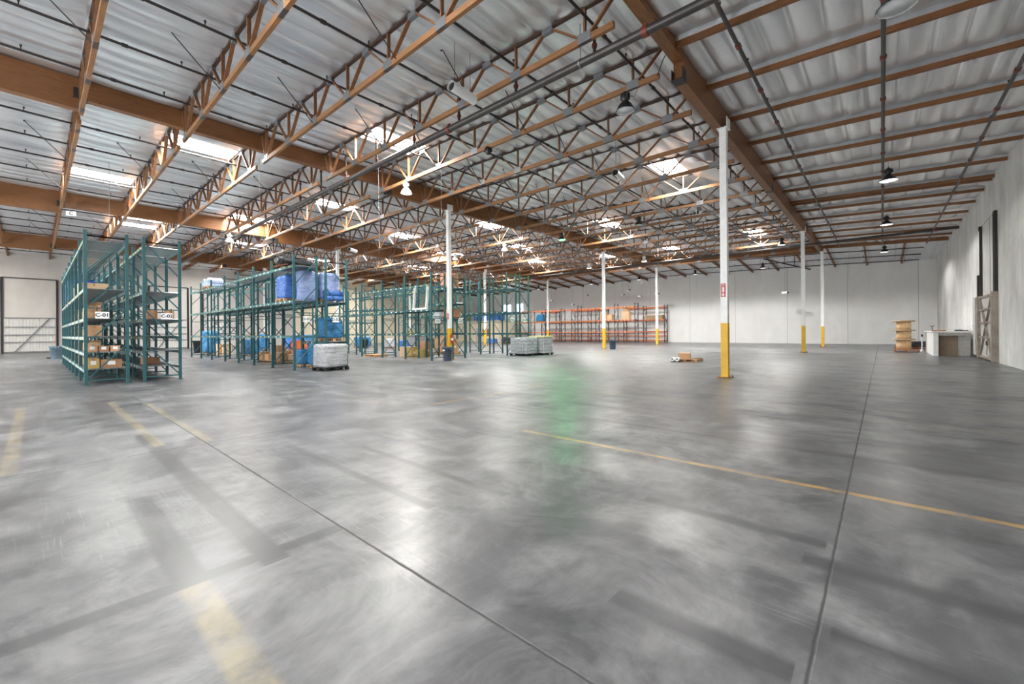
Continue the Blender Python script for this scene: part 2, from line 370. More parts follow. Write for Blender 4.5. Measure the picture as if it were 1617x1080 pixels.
def build_roof():
    b = MB()
    xsl = [XL + .061 * i for i in range(int((XR - XL) / .061) + 1)] + [XR]
    for q in SKY_RECT: xsl += [q[0], q[1]]
    xsl = sorted(set(xsl))
    ys = set()
    y = .94 - TR * 4
    while y < YC:
        for f in (0, .05, .12, .4, 1.0, 1.5, 2.0, TR - .4, TR - .12, TR - .05): ys.add(round(y + f, 4))
        y += TR
    for k in range(-7, 14):
        for f in (-.2, -.11, -.08, -.07, -.045, .045, .07, .08, .11, .2): ys.add(round(10.39 + TR * k + f, 4))
    for q in SKY_RECT: ys.add(round(q[2], 4)); ys.add(round(q[3], 4))
    ys = sorted(v for v in ys if NEAR_Y < v < YC) 
    ys = [NEAR_Y] + ys + [YC + (YF - YC) * i / 16 for i in range(17)]
    rnd = [random.uniform(.6, 1.35) for _ in range(400)]
    idx = {}
    for j, y in enumerate(ys):
        for i, x in enumerate(xsl):
            z = roof2(x, y)
            u = (x - XL) / .61; cell = int(u); fr = u - cell
            if x > -3.75:
                ph = ((y - 10.39) / TR) % 1.0; e = min(ph, 1 - ph) * TR        # distance to a joist
                z -= (.14 if e < .075 else .03) + .13 * min(1, max(0, e - .08) / .3) * .75 * (abs(sin(pi * fr)) ** .5) * rnd[(cell * 7 + int((y - 10.39) // TR) * 13) % 400]
            else:
                ph = ((y - .94) / TR) % 1.0; e = min(ph, 1 - ph) * TR
                z -= .012 + .12 * (abs(sin(pi * fr)) ** .55) * rnd[(cell * 7 + int((y - .94) // TR) * 13) % 400] * (.55 + .45 * min(1, e / .5))
            idx[i, j] = len(b.v); b.v.append((x, y, z))
    def hole(x, y):
        return any(q[0] < x < q[1] and q[2] < y < q[3] for q in SKY_RECT)
    for j in range(len(ys) - 1):
        for i in range(len(xsl) - 1):
            if hole((xsl[i] + xsl[i + 1]) / 2, (ys[j] + ys[j + 1]) / 2): continue
            b.f.append([idx[i, j], idx[i, j + 1], idx[i + 1, j + 1], idx[i + 1, j]]); b.m.append(0); b.sm.append(True)
    return tag(b.build('ceiling', M['foil']), kind='structure')
build_roof()
# outer deck above the foil keeps the sky out (the skylight openings stay open)
def sky_phrase(i): return nth(i)
SKY_RECT.sort(key=lambda q: (q[0] ** 2 + q[2] ** 2))
skl = beh = 0
for (x0, x1, y0, y1) in SKY_RECT:
    z = roof((x0 + x1) / 2) - .03
    if y0 < -1.6:
        lab = 'white glowing skylight in the roof behind the camera, %s to it' % nth(beh); beh += 1
    else:
        cx = (x0 + x1) / 2
        bay = 'right and middle' if cx > G[2] else 'middle and left' if cx > G[3] else 'left and far left' if cx > G[4] else 'far left'
        lab = 'bright roof skylight between the %s beams' % bay if cx > G[4] else 'bright roof skylight left of the far left beam'
    t_ = thing('skylight', lab, 'skylight', (0, 0, z), 0, 'roof skylights'); t_['_k'] = (cx if y0 >= -1.6 else 0)
    f = MB()
    for (a, c, d, e) in ((x0 - .03, x0, y0, y1), (x1, x1 + .03, y0, y1)): f.box(a, d, -.04, c, e, .2)
    f.box(x0 - .03, y0 - .03, -.04, x1 + .03, y0, .2); f.box(x0 - .03, y1, -.04, x1 + .03, y1 + .03, .2)
    f.build('curb', M['white'], t_)
    d = MB(); d.add([(x0, y0, .16), (x0, y1, .16), (x1, y1, .16), (x1, y0, .16)], [(0, 1, 2, 3)])
    d.build('diffuser', M['dome'], t_)
    skl += 1
# number the skylights of each bay from the near end so that every label is its own
from collections import defaultdict
bays = defaultdict(list)
for o in [o for o in COL.objects if o.name.startswith('skylight')]:
    bays[o['label'] if 'behind' not in o['label'] else o['label'] + '_'].append(o)
for lab, os_ in bays.items():
    if lab.endswith('_'): continue
    for i, o in enumerate(os_): o['label'] = '%s, %s to the camera' % (lab, nth(i))
for o in [o for o in COL.objects if o.name.startswith('skylight')]: del o['_k']

# ------------------------------------------------------------------ glulam beams along Y and the cross beams
BN = {1: 'right', 2: 'middle', 3: 'left', 4: 'far left'}
def glulam(g, segs):
    x = G[g]
    for i, (y0, y1, zb) in enumerate(segs):
        r_ = thing('glulam_beam', 'brown glued timber beam of the %s beam line, %s length' % (BN[g], nth(i)), 'beam', (x, y0, 0))
        zt = roof(x) - (.08 if g > 1 else .1)
        bb = MB(); bb.box(-.13, 0, zb, .13, y1 - y0 - .01, zt); bb.build('beam', M['glulam'], r_)
        h = MB()
        h.box(-.145, -.16, zb - .01 if i else zb, .145, .16, zb + .012); h.box(-.14, -.14, zb, -.131, .14, zb + .3); h.box(.131, -.14, zb, .14, .14, zb + .3)
        if i: h.build('hinge_bracket', M['rod'], r_)
glulam(1, [(NEAR_Y, 10.9, 8.34), (10.9, 22.4, 7.84), (22.4, 34.5, 7.84), (34.5, YC, 8.02)])
glulam(2, [(NEAR_Y, .94, 8.27), (.94, 11.45, 8.6), (11.45, 21.9, 8.27), (21.9, 29.3, 8.5), (29.3, 36.5, 8.27), (36.5, YC, 8.5)])
glulam(3, [(NEAR_Y, .94, 8.0), (.94, 11.45, 8.33), (11.45, 21.9, 8.05), (21.9, 29.3, 8.33), (29.3, YC, 8.05)])
glulam(4, [(NEAR_Y, .94, 7.9), (.94, 12, 8.15), (12, 22, 7.9), (22, YC, 8.1)])
xb = [XR, G[1] + .14, G[2], G[3], G[4], XL]
names = ['right wall and the right beam', 'right and middle beam lines', 'middle and left beam lines', 'left and far left beam lines', 'far left beam line and the left wall']
for i, (a, c) in enumerate(zip(xb, xb[1:])):
    bb = MB(); za, zc = roof(a - .05) - .06, roof(c + .05) - .06; d = .62 if i else .26
    bb.add([(a, YC - .1, za - d), (c, YC - .1, zc - d), (c, YC + .1, zc - d), (a, YC + .1, za - d), (a, YC - .1, za), (c, YC - .1, zc), (c, YC + .1, zc), (a, YC + .1, za)],
           [(0, 1, 2, 3), (7, 6, 5, 4), (4, 5, 1, 0), (5, 6, 2, 1), (6, 7, 3, 2), (7, 4, 0, 3)])
    tag(bb.build('cross_beam', M['glulamx']), 'brown cross beam before the far wall between the %s' % names[i], 'beam')

# ------------------------------------------------------------------ trusses
ZB = 8.03
def make_truss(xa, xb_, name, lab):
    """xa (right end) > xb_ (left end); y = 0 plane"""
    r_ = thing('roof_truss', lab, 'truss', (0, 0, 0))
    top = lambda x: roof(x) - .10
    t_ = MB(); t_.bar((xa + .3, 0, top(xa + .3) + .03), (xb_ - .3, 0, top(xb_ - .3) + .03), .09, .09); t_.build('top_chord', M['chord_top'], r_)
    t_ = MB(); t_.box(xb_, -.045, ZB - .02, xa, .045, ZB + .12); t_.build('bottom_chord', M['truss'], r_)
    n_ = 7; x0 = xa - .72; x1 = xb_ + .42; js = [x0 + (x1 - x0) * i / (n_ - 1) for i in range(n_)]
    tops = [xa + .12] + [(p + q) / 2 for p, q in zip(js, js[1:])] + [xb_ - .12]
    for i, x in enumerate(js):
        w = MB(); w.bar((x, 0, ZB + .1), (x, 0, top(x)), .04, .085, (0, 1, 0)); w.build('vertical_web', M['web'], r_)
        for s_, tx in ((1, tops[i]), (-1, tops[i + 1])):
            w = MB(); w.bar((x + .09 * s_, 0, ZB + .1), (tx - .05 * s_, 0, top(tx) - .01), .04, .09, (0, 1, 0)); w.build('diagonal_web', M['web'], r_)
        g = MB(); g.box(x - .17, -.052, ZB - .02, x + .17, .052, ZB + .2); g.build('gusset_plate', M['galv'], r_)
    for tx in tops[1:-1]:
        g = MB(); g.box(tx - .15, -.052, top(tx) - .12, tx + .15, .052, top(tx) + .02); g.build('gusset_plate', M['galv'], r_)
    for f in (.33, .67):
        x = xa + (xb_ - xa) * f
        w = MB(); w.tube((x, -.05, ZB + .05), (x + .1, -TR * .47, roof(x) - .07), .014, 6)
        w.cbox(x + .1, -TR * .47, roof(x) - .07, .12, .05, .03); w.build('sway_brace', M['rod'], r_)
    return r_
BAYS = [(G[1] - .42, G[2] + .36, 'right and middle', 1), (G[2] - .36, G[3] + .36, 'middle and left', 2), (G[3] - .36, G[4] + .36, 'left and far left', 3)]
for xa, xb_, nm, bi in BAYS:
    proto = None; cnt = 0
    for k in range(-1, 18):
        y = .94 + TR * k
        if y > YC - .5: continue
        if bi == 1 and k < 0: continue
        lab = 'timber roof truss between the %s beam lines, %s to the camera' % (nm, nth(cnt))
        if proto is None: proto = make_truss(xa, xb_, nm, lab); proto.location = (0, y, 0); proto['group'] = 'roof trusses'
        else: dup(proto, (0, y, 0), None, lab)
        cnt += 1
# sawn joists over the right bay and the far-left bay
cnt = 0
for k in range(-3, 14):
    y = 10.39 + TR * k
    bb = MB(); a, c = XR - .02, G[1] + .14
    za, zc = roof(a) - .05, roof(c) - .05; d = .22
    for yy in ([y] if k != 7 else [y, y + .55]):
        bb = MB()
        bb.add([(a, yy - .05, za - d), (c, yy - .05, zc - d), (c, yy + .05, zc - d), (a, yy + .05, za - d), (a, yy - .05, za), (c, yy - .05, zc), (c, yy + .05, zc), (a, yy + .05, za)],
               [(0, 1, 2, 3), (7, 6, 5, 4), (4, 5, 1, 0), (5, 6, 2, 1), (6, 7, 3, 2), (7, 4, 0, 3)])
        r_ = tag(bb.build('roof_joist', M['joist']), 'brown roof joist from right beam to right wall, %s to the camera' % nth(cnt), 'joist', 'joists of the right bay'); cnt += 1
cnt = 0
for k in range(-1, 18):
    y = .94 + TR * k
    if y > YC - .5: continue
    bb = MB(); a, c = G[4] - .14, XL + .02; za, zc = roof(a) - .05, roof(c) - .05; d = .34
    bb.add([(a, y - .05, za - d), (c, y - .05, zc - d), (c, y + .05, zc - d), (a, y + .05, za - d), (a, y - .05, za), (c, y - .05, zc), (c, y + .05, zc), (a, y + .05, za)],
           [(0, 1, 2, 3), (7, 6, 5, 4), (4, 5, 1, 0), (5, 6, 2, 1), (6, 7, 3, 2), (7, 4, 0, 3)])
    tag(bb.build('roof_joist', M['joist']), 'brown roof joist from far left beam to left wall, %s to the camera' % nth(cnt), 'joist', 'joists of the left bay'); cnt += 1
cnt = 0; x = 1.4
while x > XL:
    za, zc = roof(x) - .05, roof_end(x) - .05; d = .3; w_ = .06
    bb = MB(); y0, y1 = YC + .1, YF - .02
    bb.add([(x - w_, y0, za - d), (x + w_, y0, za - d), (x + w_, y1, zc - d), (x - w_, y1, zc - d), (x - w_, y0, za), (x + w_, y0, za), (x + w_, y1, zc), (x - w_, y1, zc)],
           [(3, 2, 1, 0), (4, 5, 6, 7), (0, 1, 5, 4), (1, 2, 6, 5), (2, 3, 7, 6), (3, 0, 4, 7)])
    tag(bb.build('roof_joist', M['joist']), 'brown roof joist ending at the far wall, %s to the right wall' % nth(cnt), 'joist', 'joists of the far bay'); cnt += 1
    x -= 2.44

# ------------------------------------------------------------------ sprinkler pipes
def branch(x, y0, y1, zf, lab, mm='blackpipe', r=.035, heads=2.9, riser=None):
    r_ = thing('sprinkler_pipe', lab, 'pipe', (x, y0, 0), 0, 'sprinkler branch pipes')
    p = MB(); pts = [(0, y - y0, zf(y)) for y in ([y0, min(YC, y1)] + ([y1] if y1 > YC else []))]; p.path(pts, r, 8)
    y = y0 + 1.2; i = 0
    cp = MB()
    while y < y1:
        if i % 2: cp.tube((0, y - y0 - .06, zf(y)), (0, y - y0 + .06, zf(y)), r * 1.45, 8)
        y += heads / 2; i += 1
    p.build('pipe', M[mm], r_)
    if cp.v: cp.build('coupling', M['redfit' if mm == 'greypipe' else 'blackpipe'], r_)
    y = y0 + .9; hb = MB()
    hb.tube((0, 0, 0), (0, 0, .07), .012, 6); hb.tube((0, 0, .07), (0, 0, .12), .022, 6, .028); hm = hb.mesh('sprinkler_head', M['blackpipe'])
    while y < y1 - .3 and y < 30:
        if y > -3:
            o = bpy.data.objects.new('sprinkler_head', hm); COL.objects.link(o); o.parent = r_; o.location = (0, y - y0, zf(y) + r * .7)
        y += heads
    if riser:
        q = MB(); q.tube((0, riser[0] - y0, riser[1]), (0, riser[0] - y0, zf(riser[0])), .04, 8)
        q.build('riser', M['blackpipe'], r_)
        q = MB()
        for z in (riser[1] + .16, zf(riser[0]) - .12): q.tube((0, riser[0] - y0, z - .035), (0, riser[0] - y0, z + .035), .065, 8)
        q.build('riser_coupling', M['redfit'], r_)
xs = [-4.95, -7.35, -9.65, -11.95, -14.35, -16.7, -19.0, -21.25, -23.6, -25.9, -28.2, -30.6, -33.4, -35.7, -38.0, -40.3, -42.6, -45.0, -48.5, -51, -53.5]
for i, x in enumerate(xs):
    branch(x, -4 if x < -6 else 3.5, 44.0, lambda y, x=x: roof(x) - .32, 'black sprinkler pipe under the trusses, %s left of the right beam' % ORD[i], r=.034,
           riser=(8.6, 7.946) if x > -35 else None)
for i, x in enumerate((-2.5, .07, 2.53)):
    branch(x, 8.6, 43.6, lambda y, x=x: {0: 8.2, 1: 8.0, 2: 7.8}[i], 'grey sprinkler pipe under the right bay joists, %s' % ('nearest the right beam', 'middle of three', 'nearest the right wall')[i], 'greypipe', .045, 2.44)
def xpipe(y, z0, x0, x1, r, mm, lab, joints=6.4, z1=None):
    r_ = thing('sprinkler_main', lab, 'pipe', (0, y, 0))
    z1 = z0 if z1 is None else z1
    p = MB(); p.tube((x0, 0, z0), (x1, 0, z1), r, 14); p.build('pipe', M[mm], r_)
    x = x0 - 1.0; zz = lambda x: z0 + (z1 - z0) * (x - x0) / (x1 - x0)
    while x > x1:
        c = MB(); c.tube((x - .06, 0, zz(x)), (x + .06, 0, zz(x)), r * 1.22, 12); c.cbox(x, 0, zz(x) + r * 1.3, .1, .06, .09); c.build('coupling', M['redfit'], r_)
        h = MB(); xx = x - 1.6
        h.tube((xx, 0, zz(xx) + r), (xx, 0, roof(xx) - .1), .008, 6); h.tube((xx - .02, 0, zz(xx)), (xx + .02, 0, zz(xx)), r * 1.12, 12); h.build('hanger', M['galv'], r_)
        x -= joints
xpipe(8.6, 7.85, XR - .05, -46.5, .095, 'greypipe', 'thick grey sprinkler main crossing the whole roof near the camera')
xpipe(38.2, 7.8, XR - .05, -31, .09, 'blackpipe', 'thick dark sprinkler main crossing the roof far from the camera')
for i, (y, dz) in enumerate(((46.0, .42), (48.8, .40), (51.6, .36))):
    r_ = thing('sprinkler_pipe', 'black sprinkler pipe along the far wall, %s to the wall' % ('third nearest', 'second nearest', 'nearest')[i], 'pipe', (0, y, 0), 0, 'sprinkler pipes of the far bay')
    p = MB(); xx = [2.5, -3.8, -18.1, -32.6, -47, -56]; p.path([(x, 0, roof2(x, y) - dz) for x in xx], .04, 8); p.build('pipe', M['blackpipe'], r_)
    hb = MB(); hb.tube((0, 0, 0), (0, 0, .14), .025, 6); hm = hb.mesh('sprinkler_head', M['blackpipe'])
    for k in range(18):
        x = 1.4 - k * 2.6; o = bpy.data.objects.new('sprinkler_head', hm); COL.objects.link(o); o.parent = r_; o.location = (x, 0, roof2(x, y) - dz + .02)

# ------------------------------------------------------------------ columns
def column(x, y, ztop, lab, sign=None, ext=False):
    r_ = thing('steel_column', lab, 'column', (x, y, 0), 0, 'roof columns')
    w = .1
    b_ = MB(); b_.box(-w, -w, 1.72, w, w, ztop - .012); b_.build('shaft', M['white'], r_)
    b_ = MB(); b_.box(-w - .002, -w - .002, .025, w + .002, w + .002, 1.72); b_.build('painted_guard', M['yellow'], r_)
    b_ = MB(); b_.box(-.2, -.2, .002, .2, .2, .025)
    for sx in (-1, 1):
        for sy in (-1, 1): b_.tube((sx * .16, sy * .16, .025), (sx * .16, sy * .16, .07), .017, 6)
    b_.build('base_plate', M['rust'], r_)
    b_ = MB(); b_.box(-.16, -.2, ztop - .012, .16, .2, ztop - .001); b_.box(-.15, -.2, ztop - .01, -.135, .2, ztop + .3); b_.box(.135, -.2, ztop - .01, .15, .2, ztop + .3); b_.build('cap_saddle', M['white'], r_)
    return r_
def beam_bottom(g, y):
    tabs = {1: [(10.9, 8.34), (34.5, 7.84), (99, 8.02)], 2: [(.94, 8.27), (11.45, 8.6), (21.9, 8.27), (29.3, 8.5), (36.5, 8.27), (99, 8.5)], 3: [(.94, 8.0), (11.45, 8.33), (21.9, 8.05), (29.3, 8.33), (99, 8.05)], 4: [(.94, 7.9), (12, 8.15), (22, 7.9), (99, 8.1)]}
    for yy, z in tabs[g]:
        if y < yy: return z
cols = [(1, -3.72, 14.42, 'nearest white column with yellow foot, under the right beam'), (1, -3.82, 33.0, 'second white column with yellow foot, under the right beam'),
        (1, -3.74, 43.9, 'farthest white column with yellow foot, under the right beam'),
        (2, -18.06, 15.25, 'nearest column of the middle beam, beside a slate bin and teal racks'), (2, -17.85, 32.2, 'middle column of the middle beam, beside a dark blue bin'), (2, -18.05, 44.0, 'farthest column of the middle beam, before the orange racks'),
        (3, -32.6, 16.0, 'white column behind the blue wrapped pallets on the middle teal rack'), (3, -32.6, 32.6, 'white column seen between the last teal racks'), (3, -32.5, 44.0, 'white column with yellow foot before left part of the orange racks'),
        (4, -47.1, 15.5, 'far left white column, nearest to the camera'), (4, -47.1, 33, 'far left white column, farthest from the camera')]
CO = {}
for g, x, y, lab in cols: CO[g, round(y)] = column(x, y, beam_bottom(g, y), lab)
CO[1, 14].rotation_euler[2] = radians(0)
# small signs on the columns
def text_mesh(s_, size, name='text', depth=.002):
    c = bpy.data.curves.new(name, 'FONT'); c.body = s_; c.size = size; c.align_x = 'CENTER'; c.align_y = 'CENTER'; c.extrude = depth; c.resolution_u = 3; c.offset = size * .022
    o = bpy.data.objects.new(name, c); COL.objects.link(o)
    dg = bpy.context.evaluated_depsgraph_get(); me = bpy.data.meshes.new_from_object(o.evaluated_get(dg)); me.name = name
    bpy.data.objects.remove(o); bpy.data.curves.remove(c); return me
def sign(name, txt, w, h, loc, rot, lab, size, board='paper', ink='ink', extra=None, off=(0, 0), cat='sign'):
    r_ = thing(name, lab, cat, loc); r_.rotation_euler = rot
    b_ = MB(); b_.box(-w / 2, -h / 2, -.004, w / 2, h / 2, .004); b_.build('board', M[board], r_)
    if txt:
        me = text_mesh(txt, size, 'lettering'); me.materials.append(M[ink]); o = bpy.data.objects.new('lettering', me); COL.objects.link(o); o.parent = r_; o.location = (off[0], off[1], .005)
    if extra: extra(r_)
    return r_
def fire_extra(r_):
    b_ = MB(); b_.add([(0, -.2, .006), (.055, -.13, .006), (-.055, -.13, .006)], [(2, 0, 1)]); b_.box(-.02, -.14, .004, .02, -.09, .006); b_.build('arrow', M['paper'], r_)
    b_ = MB(); b_.tube((0, -.05, .005), (0, -.05, .007), .001, 4)
    b_.box(-.03, -.06, .004, .03, .09, .006); b_.box(-.012, .09, .004, .012, .125, .006); b_.build('extinguisher_symbol', M['paper'], r_)
yawface = radians(90)
def face_minus_y(zr=0): return (radians(90), 0, zr)
sign('fire_sign', 'FIRE', .13, .42, (-3.735, 14.312, 2.75), face_minus_y(), 'red and white fire extinguisher sign on the nearest right column', .05, 'red', 'paper', fire_extra, (0, .165))
sign('fire_sign', 'FIRE', .15, .34, (-18.06, 15.142, 2.38), face_minus_y(), 'red and white fire sign on the column beside the slate bin', .055, 'red', 'paper', fire_extra, (0, .13))
sign('fire_sign', '', .13, .3, (-18.05, 43.892, 2.9), face_minus_y(), 'small pink and white sign on farthest middle column', .05, 'paper', 'red')
sign('fire_sign', '', .13, .3, (-3.74, 43.792, 3.0), face_minus_y(), 'small pale sign on farthest column of the right beam', .05, 'paper', 'red')

# fire extinguishers
def extinguisher(loc, rotz, lab):
    r_ = thing('fire_extinguisher', lab, 'fire extinguisher', loc, rotz)
    b_ = MB(); b_.lathe([(0, 0), (.075, 0), (.08, .02), (.08, .36), (.06, .42), (.025, .46), (.02, .5), (0, .5)], n=14); b_.build('cylinder', M['red'], r_)
    b_ = MB(); b_.lathe([(.0805, .14), (.0815, .14), (.0815, .28), (.0805, .28)], n=14); b_.build('label_band', M['paper'], r_)
    b_ = MB(); b_.cbox(0, 0, .52, .03, .05, .05); b_.bar((0, -.02, .54), (.0, .12, .58), .02, .015); b_.bar((0, -.02, .51), (0, .12, .52), .02, .015); b_.build('valve_handle', M['black'], r_)
    b_ = MB(); b_.path([(0, .03, .52), (.09, .05, .5), (.11, .03, .35), (.1, .02, .12)], .012, 6); b_.build('hose', M['black'], r_)
    b_ = MB(); b_.box(-.03, -.1, .12, .03, -.08, .45); b_.build('wall_bracket', M['rod'], r_)
extinguisher((-17.845, 15.25, .9), radians(-90), 'red fire extinguisher hung on the column beside the slate bin')
extinguisher((XR - .105, 31.82, 1.05), radians(90), 'red fire extinguisher on the right wall left of the roll door')

# ------------------------------------------------------------------ lamps
def highbay(loc, zc, lab, body='black', lit=None, shade='reflector', r=.24, bare=False, watts=0):
    r_ = thing('high_bay_lamp', lab, 'lamp', loc, random.uniform(0, 1), 'high bay lamps')
    if not bare:
        p = [(.075, .24), (.12, .2), (.19, .12), (r, .0), (r + .012, -.012), (r + .004, -.02), (r - .012, 0), (.17, .11), (.1, .19), (0, .21)]
        b_ = MB(); b_.lathe(p[:6], n=20); b_.lathe(p[5:], n=20, mi=1); b_.build('shade', [M['black' if shade == 'reflector' else shade], M['reflector']], r_)
        b_ = MB(); b_.lathe([(0, .01), (r - .02, .01), (r - .02, .0), (0, -.004)], n=20); b_.build('lens', M[lit] if lit else M['lens'], r_)
    if watts:  # spots added under the lamps, mostly to brighten the far end and right wall
        l = bpy.data.lights.new('lamp_light', 'SPOT'); l.energy = watts; l.spot_size = radians(154); l.spot_blend = .35; l.shadow_soft_size = .2; l.color = (.12, 1, .36) if lit == 'green' else (1, .985, .95)
        lo = bpy.data.objects.new('lamp_light', l); COL.objects.link(lo); lo.parent = r_; lo.location = (0, 0, -.05)
    b_ = MB(); b_.lathe([(0, .5), (.05, .5), (.06, .46), (.12, .44), (.12, .3), (.08, .26), (.08, .22), (0, .22)], n=12)
    for k in range(8): a = k * pi / 4; b_.bar((.12 * cos(a), .12 * sin(a), .3), (.12 * cos(a), .12 * sin(a), .44), .03, .02)
    b_.build('ballast_housing', M[body], r_)
    dz = zc - loc[2]
    b_ = MB(); b_.tube((0, 0, .5), (0, 0, dz), .008, 6); b_.lathe([(.02, .52), (.03, .54), (.02, .56)], n=8); b_.build('hook', M['galv'], r_)
    b_ = MB(); b_.path([(.1, 0, .36), (.25, .02, .3), (.33, .03, .45), (.34, .03, dz)], .007, 5); b_.build('power_cord', M['black'], r_)
    return r_
highbay((-5.22, 10.69, 7.52), 8.0, 'black high bay lamp hanging nearest to the right beam')
highbay((-10.45, 10.69, 7.6), 8.0, 'bare black lamp housing on a truss, without a shade', bare=True)
highbay((-15.45, 10.69, 7.55), 8.0, 'white shaded high bay lamp above the middle of the floor', 'white', 'lit', 'white', watts=700)
highbay((-10.4, 22.88, 7.55), 8.0, 'dark high bay lamp near the bright skylight, deep in the right bay')
highbay((-15.7, 22.88, 7.5), 8.0, 'high bay lamp glowing green before the middle beam', lit='green', watts=900)
highbay((-20.8, 22.88, 7.5), 8.0, 'white shaded lamp just left of the middle beam', 'white', 'lit', 'white', watts=1500)
highbay((-26.3, 22.88, 7.5), 8.0, 'white shaded lamp behind the nearest middle column', 'white', 'lit', 'white', watts=1500)
highbay((-31.3, 8.26, 7.45), 8.0, 'white shaded lamp above the middle teal rack, near the left beam', 'white', 'lit', 'white', watts=700)
highbay((-5.3, 35.07, 7.5), 8.0, 'dark lamp far away near the right beam', lit='lit', watts=1300)
highbay((-15.5, 35.07, 7.5), 8.0, 'pale lamp far away right of the middle beam', 'white', 'lit', 'white', watts=1500)
highbay((-21.0, 35.07, 7.5), 8.0, 'pale lamp far away left of the middle beam', 'white', 'lit', 'white', watts=1500)
for i, y in enumerate((10.39, 22.58, 32.33)):
    highbay((.24, y, 7.36 + .05 * i), 8.2, 'dark high bay lamp under the right bay joists, %s to the camera' % nth(i), r=.29, shade='reflector', lit='lit' if i else None, watts=230 * i)
highbay((.2, 44.4, 7.55), 7.85, 'dark high bay lamp under the cross beam near the far wall', r=.27, lit='lit', watts=700)
for i, x in enumerate((-8.6, -14.9, -21.2, -27.6, -36, -45)):
    highbay((x, 46.6, 7.45), roof2(x, 46.6) - .1, 'high bay lamp before the far wall, %s left of the right beam' % ORD[i], lit='lit', watts=850)

# white open tubes hung from the trusses
def vent_tube(loc, rotz, lab, L=.85, r=.135):
    top = roof(loc[0]) - loc[2] - .03
    r_ = thing('hanging_air_tube', lab, 'air tube', loc, rotz, 'white air tubes')
    b_ = MB(); n_ = 20
    for k in range(n_):                                  # slot left open at the underside
        a0 = radians(-95 + 306 * k / n_); a1 = radians(-95 + 306 * (k + 1) / n_)
        for (rr, fl) in ((r, 0), (r - .012, 1)):
            q = [(rr * cos(a0), -L / 2, rr * sin(a0)), (rr * cos(a1), -L / 2, rr * sin(a1)), (rr * cos(a1), L / 2, rr * sin(a1)), (rr * cos(a0), L / 2, rr * sin(a0))]
            b_.add(q, [(0, 1, 2, 3) if not fl else (3, 2, 1, 0)], 0, True)
    b_.build('casing', M['white'], r_)
    b_ = MB(); b_.tube((0, -L / 2 + .05, 0), (0, L / 2 - .02, 0), r - .03, 16); b_.build('dark_core', M['blackmat'], r_)
    b_ = MB(); b_.tube((0, -L / 3, r), (0, -L / 3, top), .006, 5); b_.tube((0, L / 3, r), (0, L / 3, top), .006, 5); b_.build('hanger', M['rod'], r_)
vent_tube((-8.1, 7.35, 7.68), radians(4), 'white open tube hung right of the sprinkler main, nearest the camera')
vent_tube((-7.75, 15.2, 7.62), radians(10), 'white open tube hung above the nearest right column area', L=.8)
vent_tube((-6.95, 22.4, 7.6), radians(20), 'small white open tube hung behind the nearest right column', L=.7)
vent_tube((-29.4, 15.6, 7.65), radians(30), 'white tube hung over the middle teal rack', L=.9)
far_t = [(-36.3, 6.0), (-32.6, 5.25), (-30.3, 6.4), (-28.0, 7.2), (-24.2, 6.7), (-25.0, 6.15), (-22.7, 5.8), (-20.5, 5.95), (-7.3, 5.2)]
for i, (x, z) in enumerate(far_t):
    r_ = thing('hanging_air_tube', 'white hanging tube before the far wall, %s from the left' % ORD[i], 'air tube', (x, 50, z), radians(60), 'white tubes before the far wall')
    b_ = MB(); b_.tube((0, -.3, 0), (0, .3, 0), .12, 10); b_.build('casing', M['white'], r_)
    b_ = MB(); b_.tube((0, -.32, 0), (0, -.301, 0), .105, 10); b_.build('dark_mouth', M['black'], r_)
    b_ = MB(); b_.tube((0, 0, .12), (0, 0, roof2(x, 50) - z - .02), .008, 5); b_.build('cord', M['galv'], r_)

# deflector panels beside the skylight near the right beam
for i, (p, q) in enumerate((((-6.4, 18.3, 8.75), (-4.9, 20.2, 8.05)),)):
    b_ = MB(); b_.add([(-6.45, 18.1, 8.62), (-5.1, 18.1, 8.3), (-5.1, 20.3, 8.0), (-6.45, 20.3, 8.66), (-6.45, 18.1, 8.64), (-5.1, 18.1, 8.32), (-5.1, 20.3, 8.02), (-6.45, 20.3, 8.68)],
                      [(3, 2, 1, 0), (4, 5, 6, 7), (0, 1, 5, 4), (1, 2, 6, 5), (2, 3, 7, 6), (3, 0, 4, 7)])
    tag(b_.build('loose_insulation_panel', M['foil']), 'grey loose foil panel hanging beside the skylight near right beam', 'panel')

# thin ropes hanging from the roof
for i, (x, y, z0) in enumerate(((-16.2, 9.8, 4.9), (-14.2, 11.6, 5.6), (-12.9, 27.0, 6.0), (-9.0, 47.5, 6.3), (-15.1, 47.5, 6.2), (-25.5, 2.2, 5.6), (-20.3, 6.5, 6.6), (-2.2, 49.0, 5.9), (-6.9, 48.8, 5.3))):
    b_ = MB(); b_.tube((x, y, z0), (x, y, roof2(x, y) - .02), .007, 5)
    tag(b_.build('pull_rope', M['galv']), 'thin pale cord hanging from the roof, %s of the set counted from left' % ORD[[5, 6, 0, 1, 4, 2, 3, 8, 7].index(i)], 'cord', 'thin hanging cords')

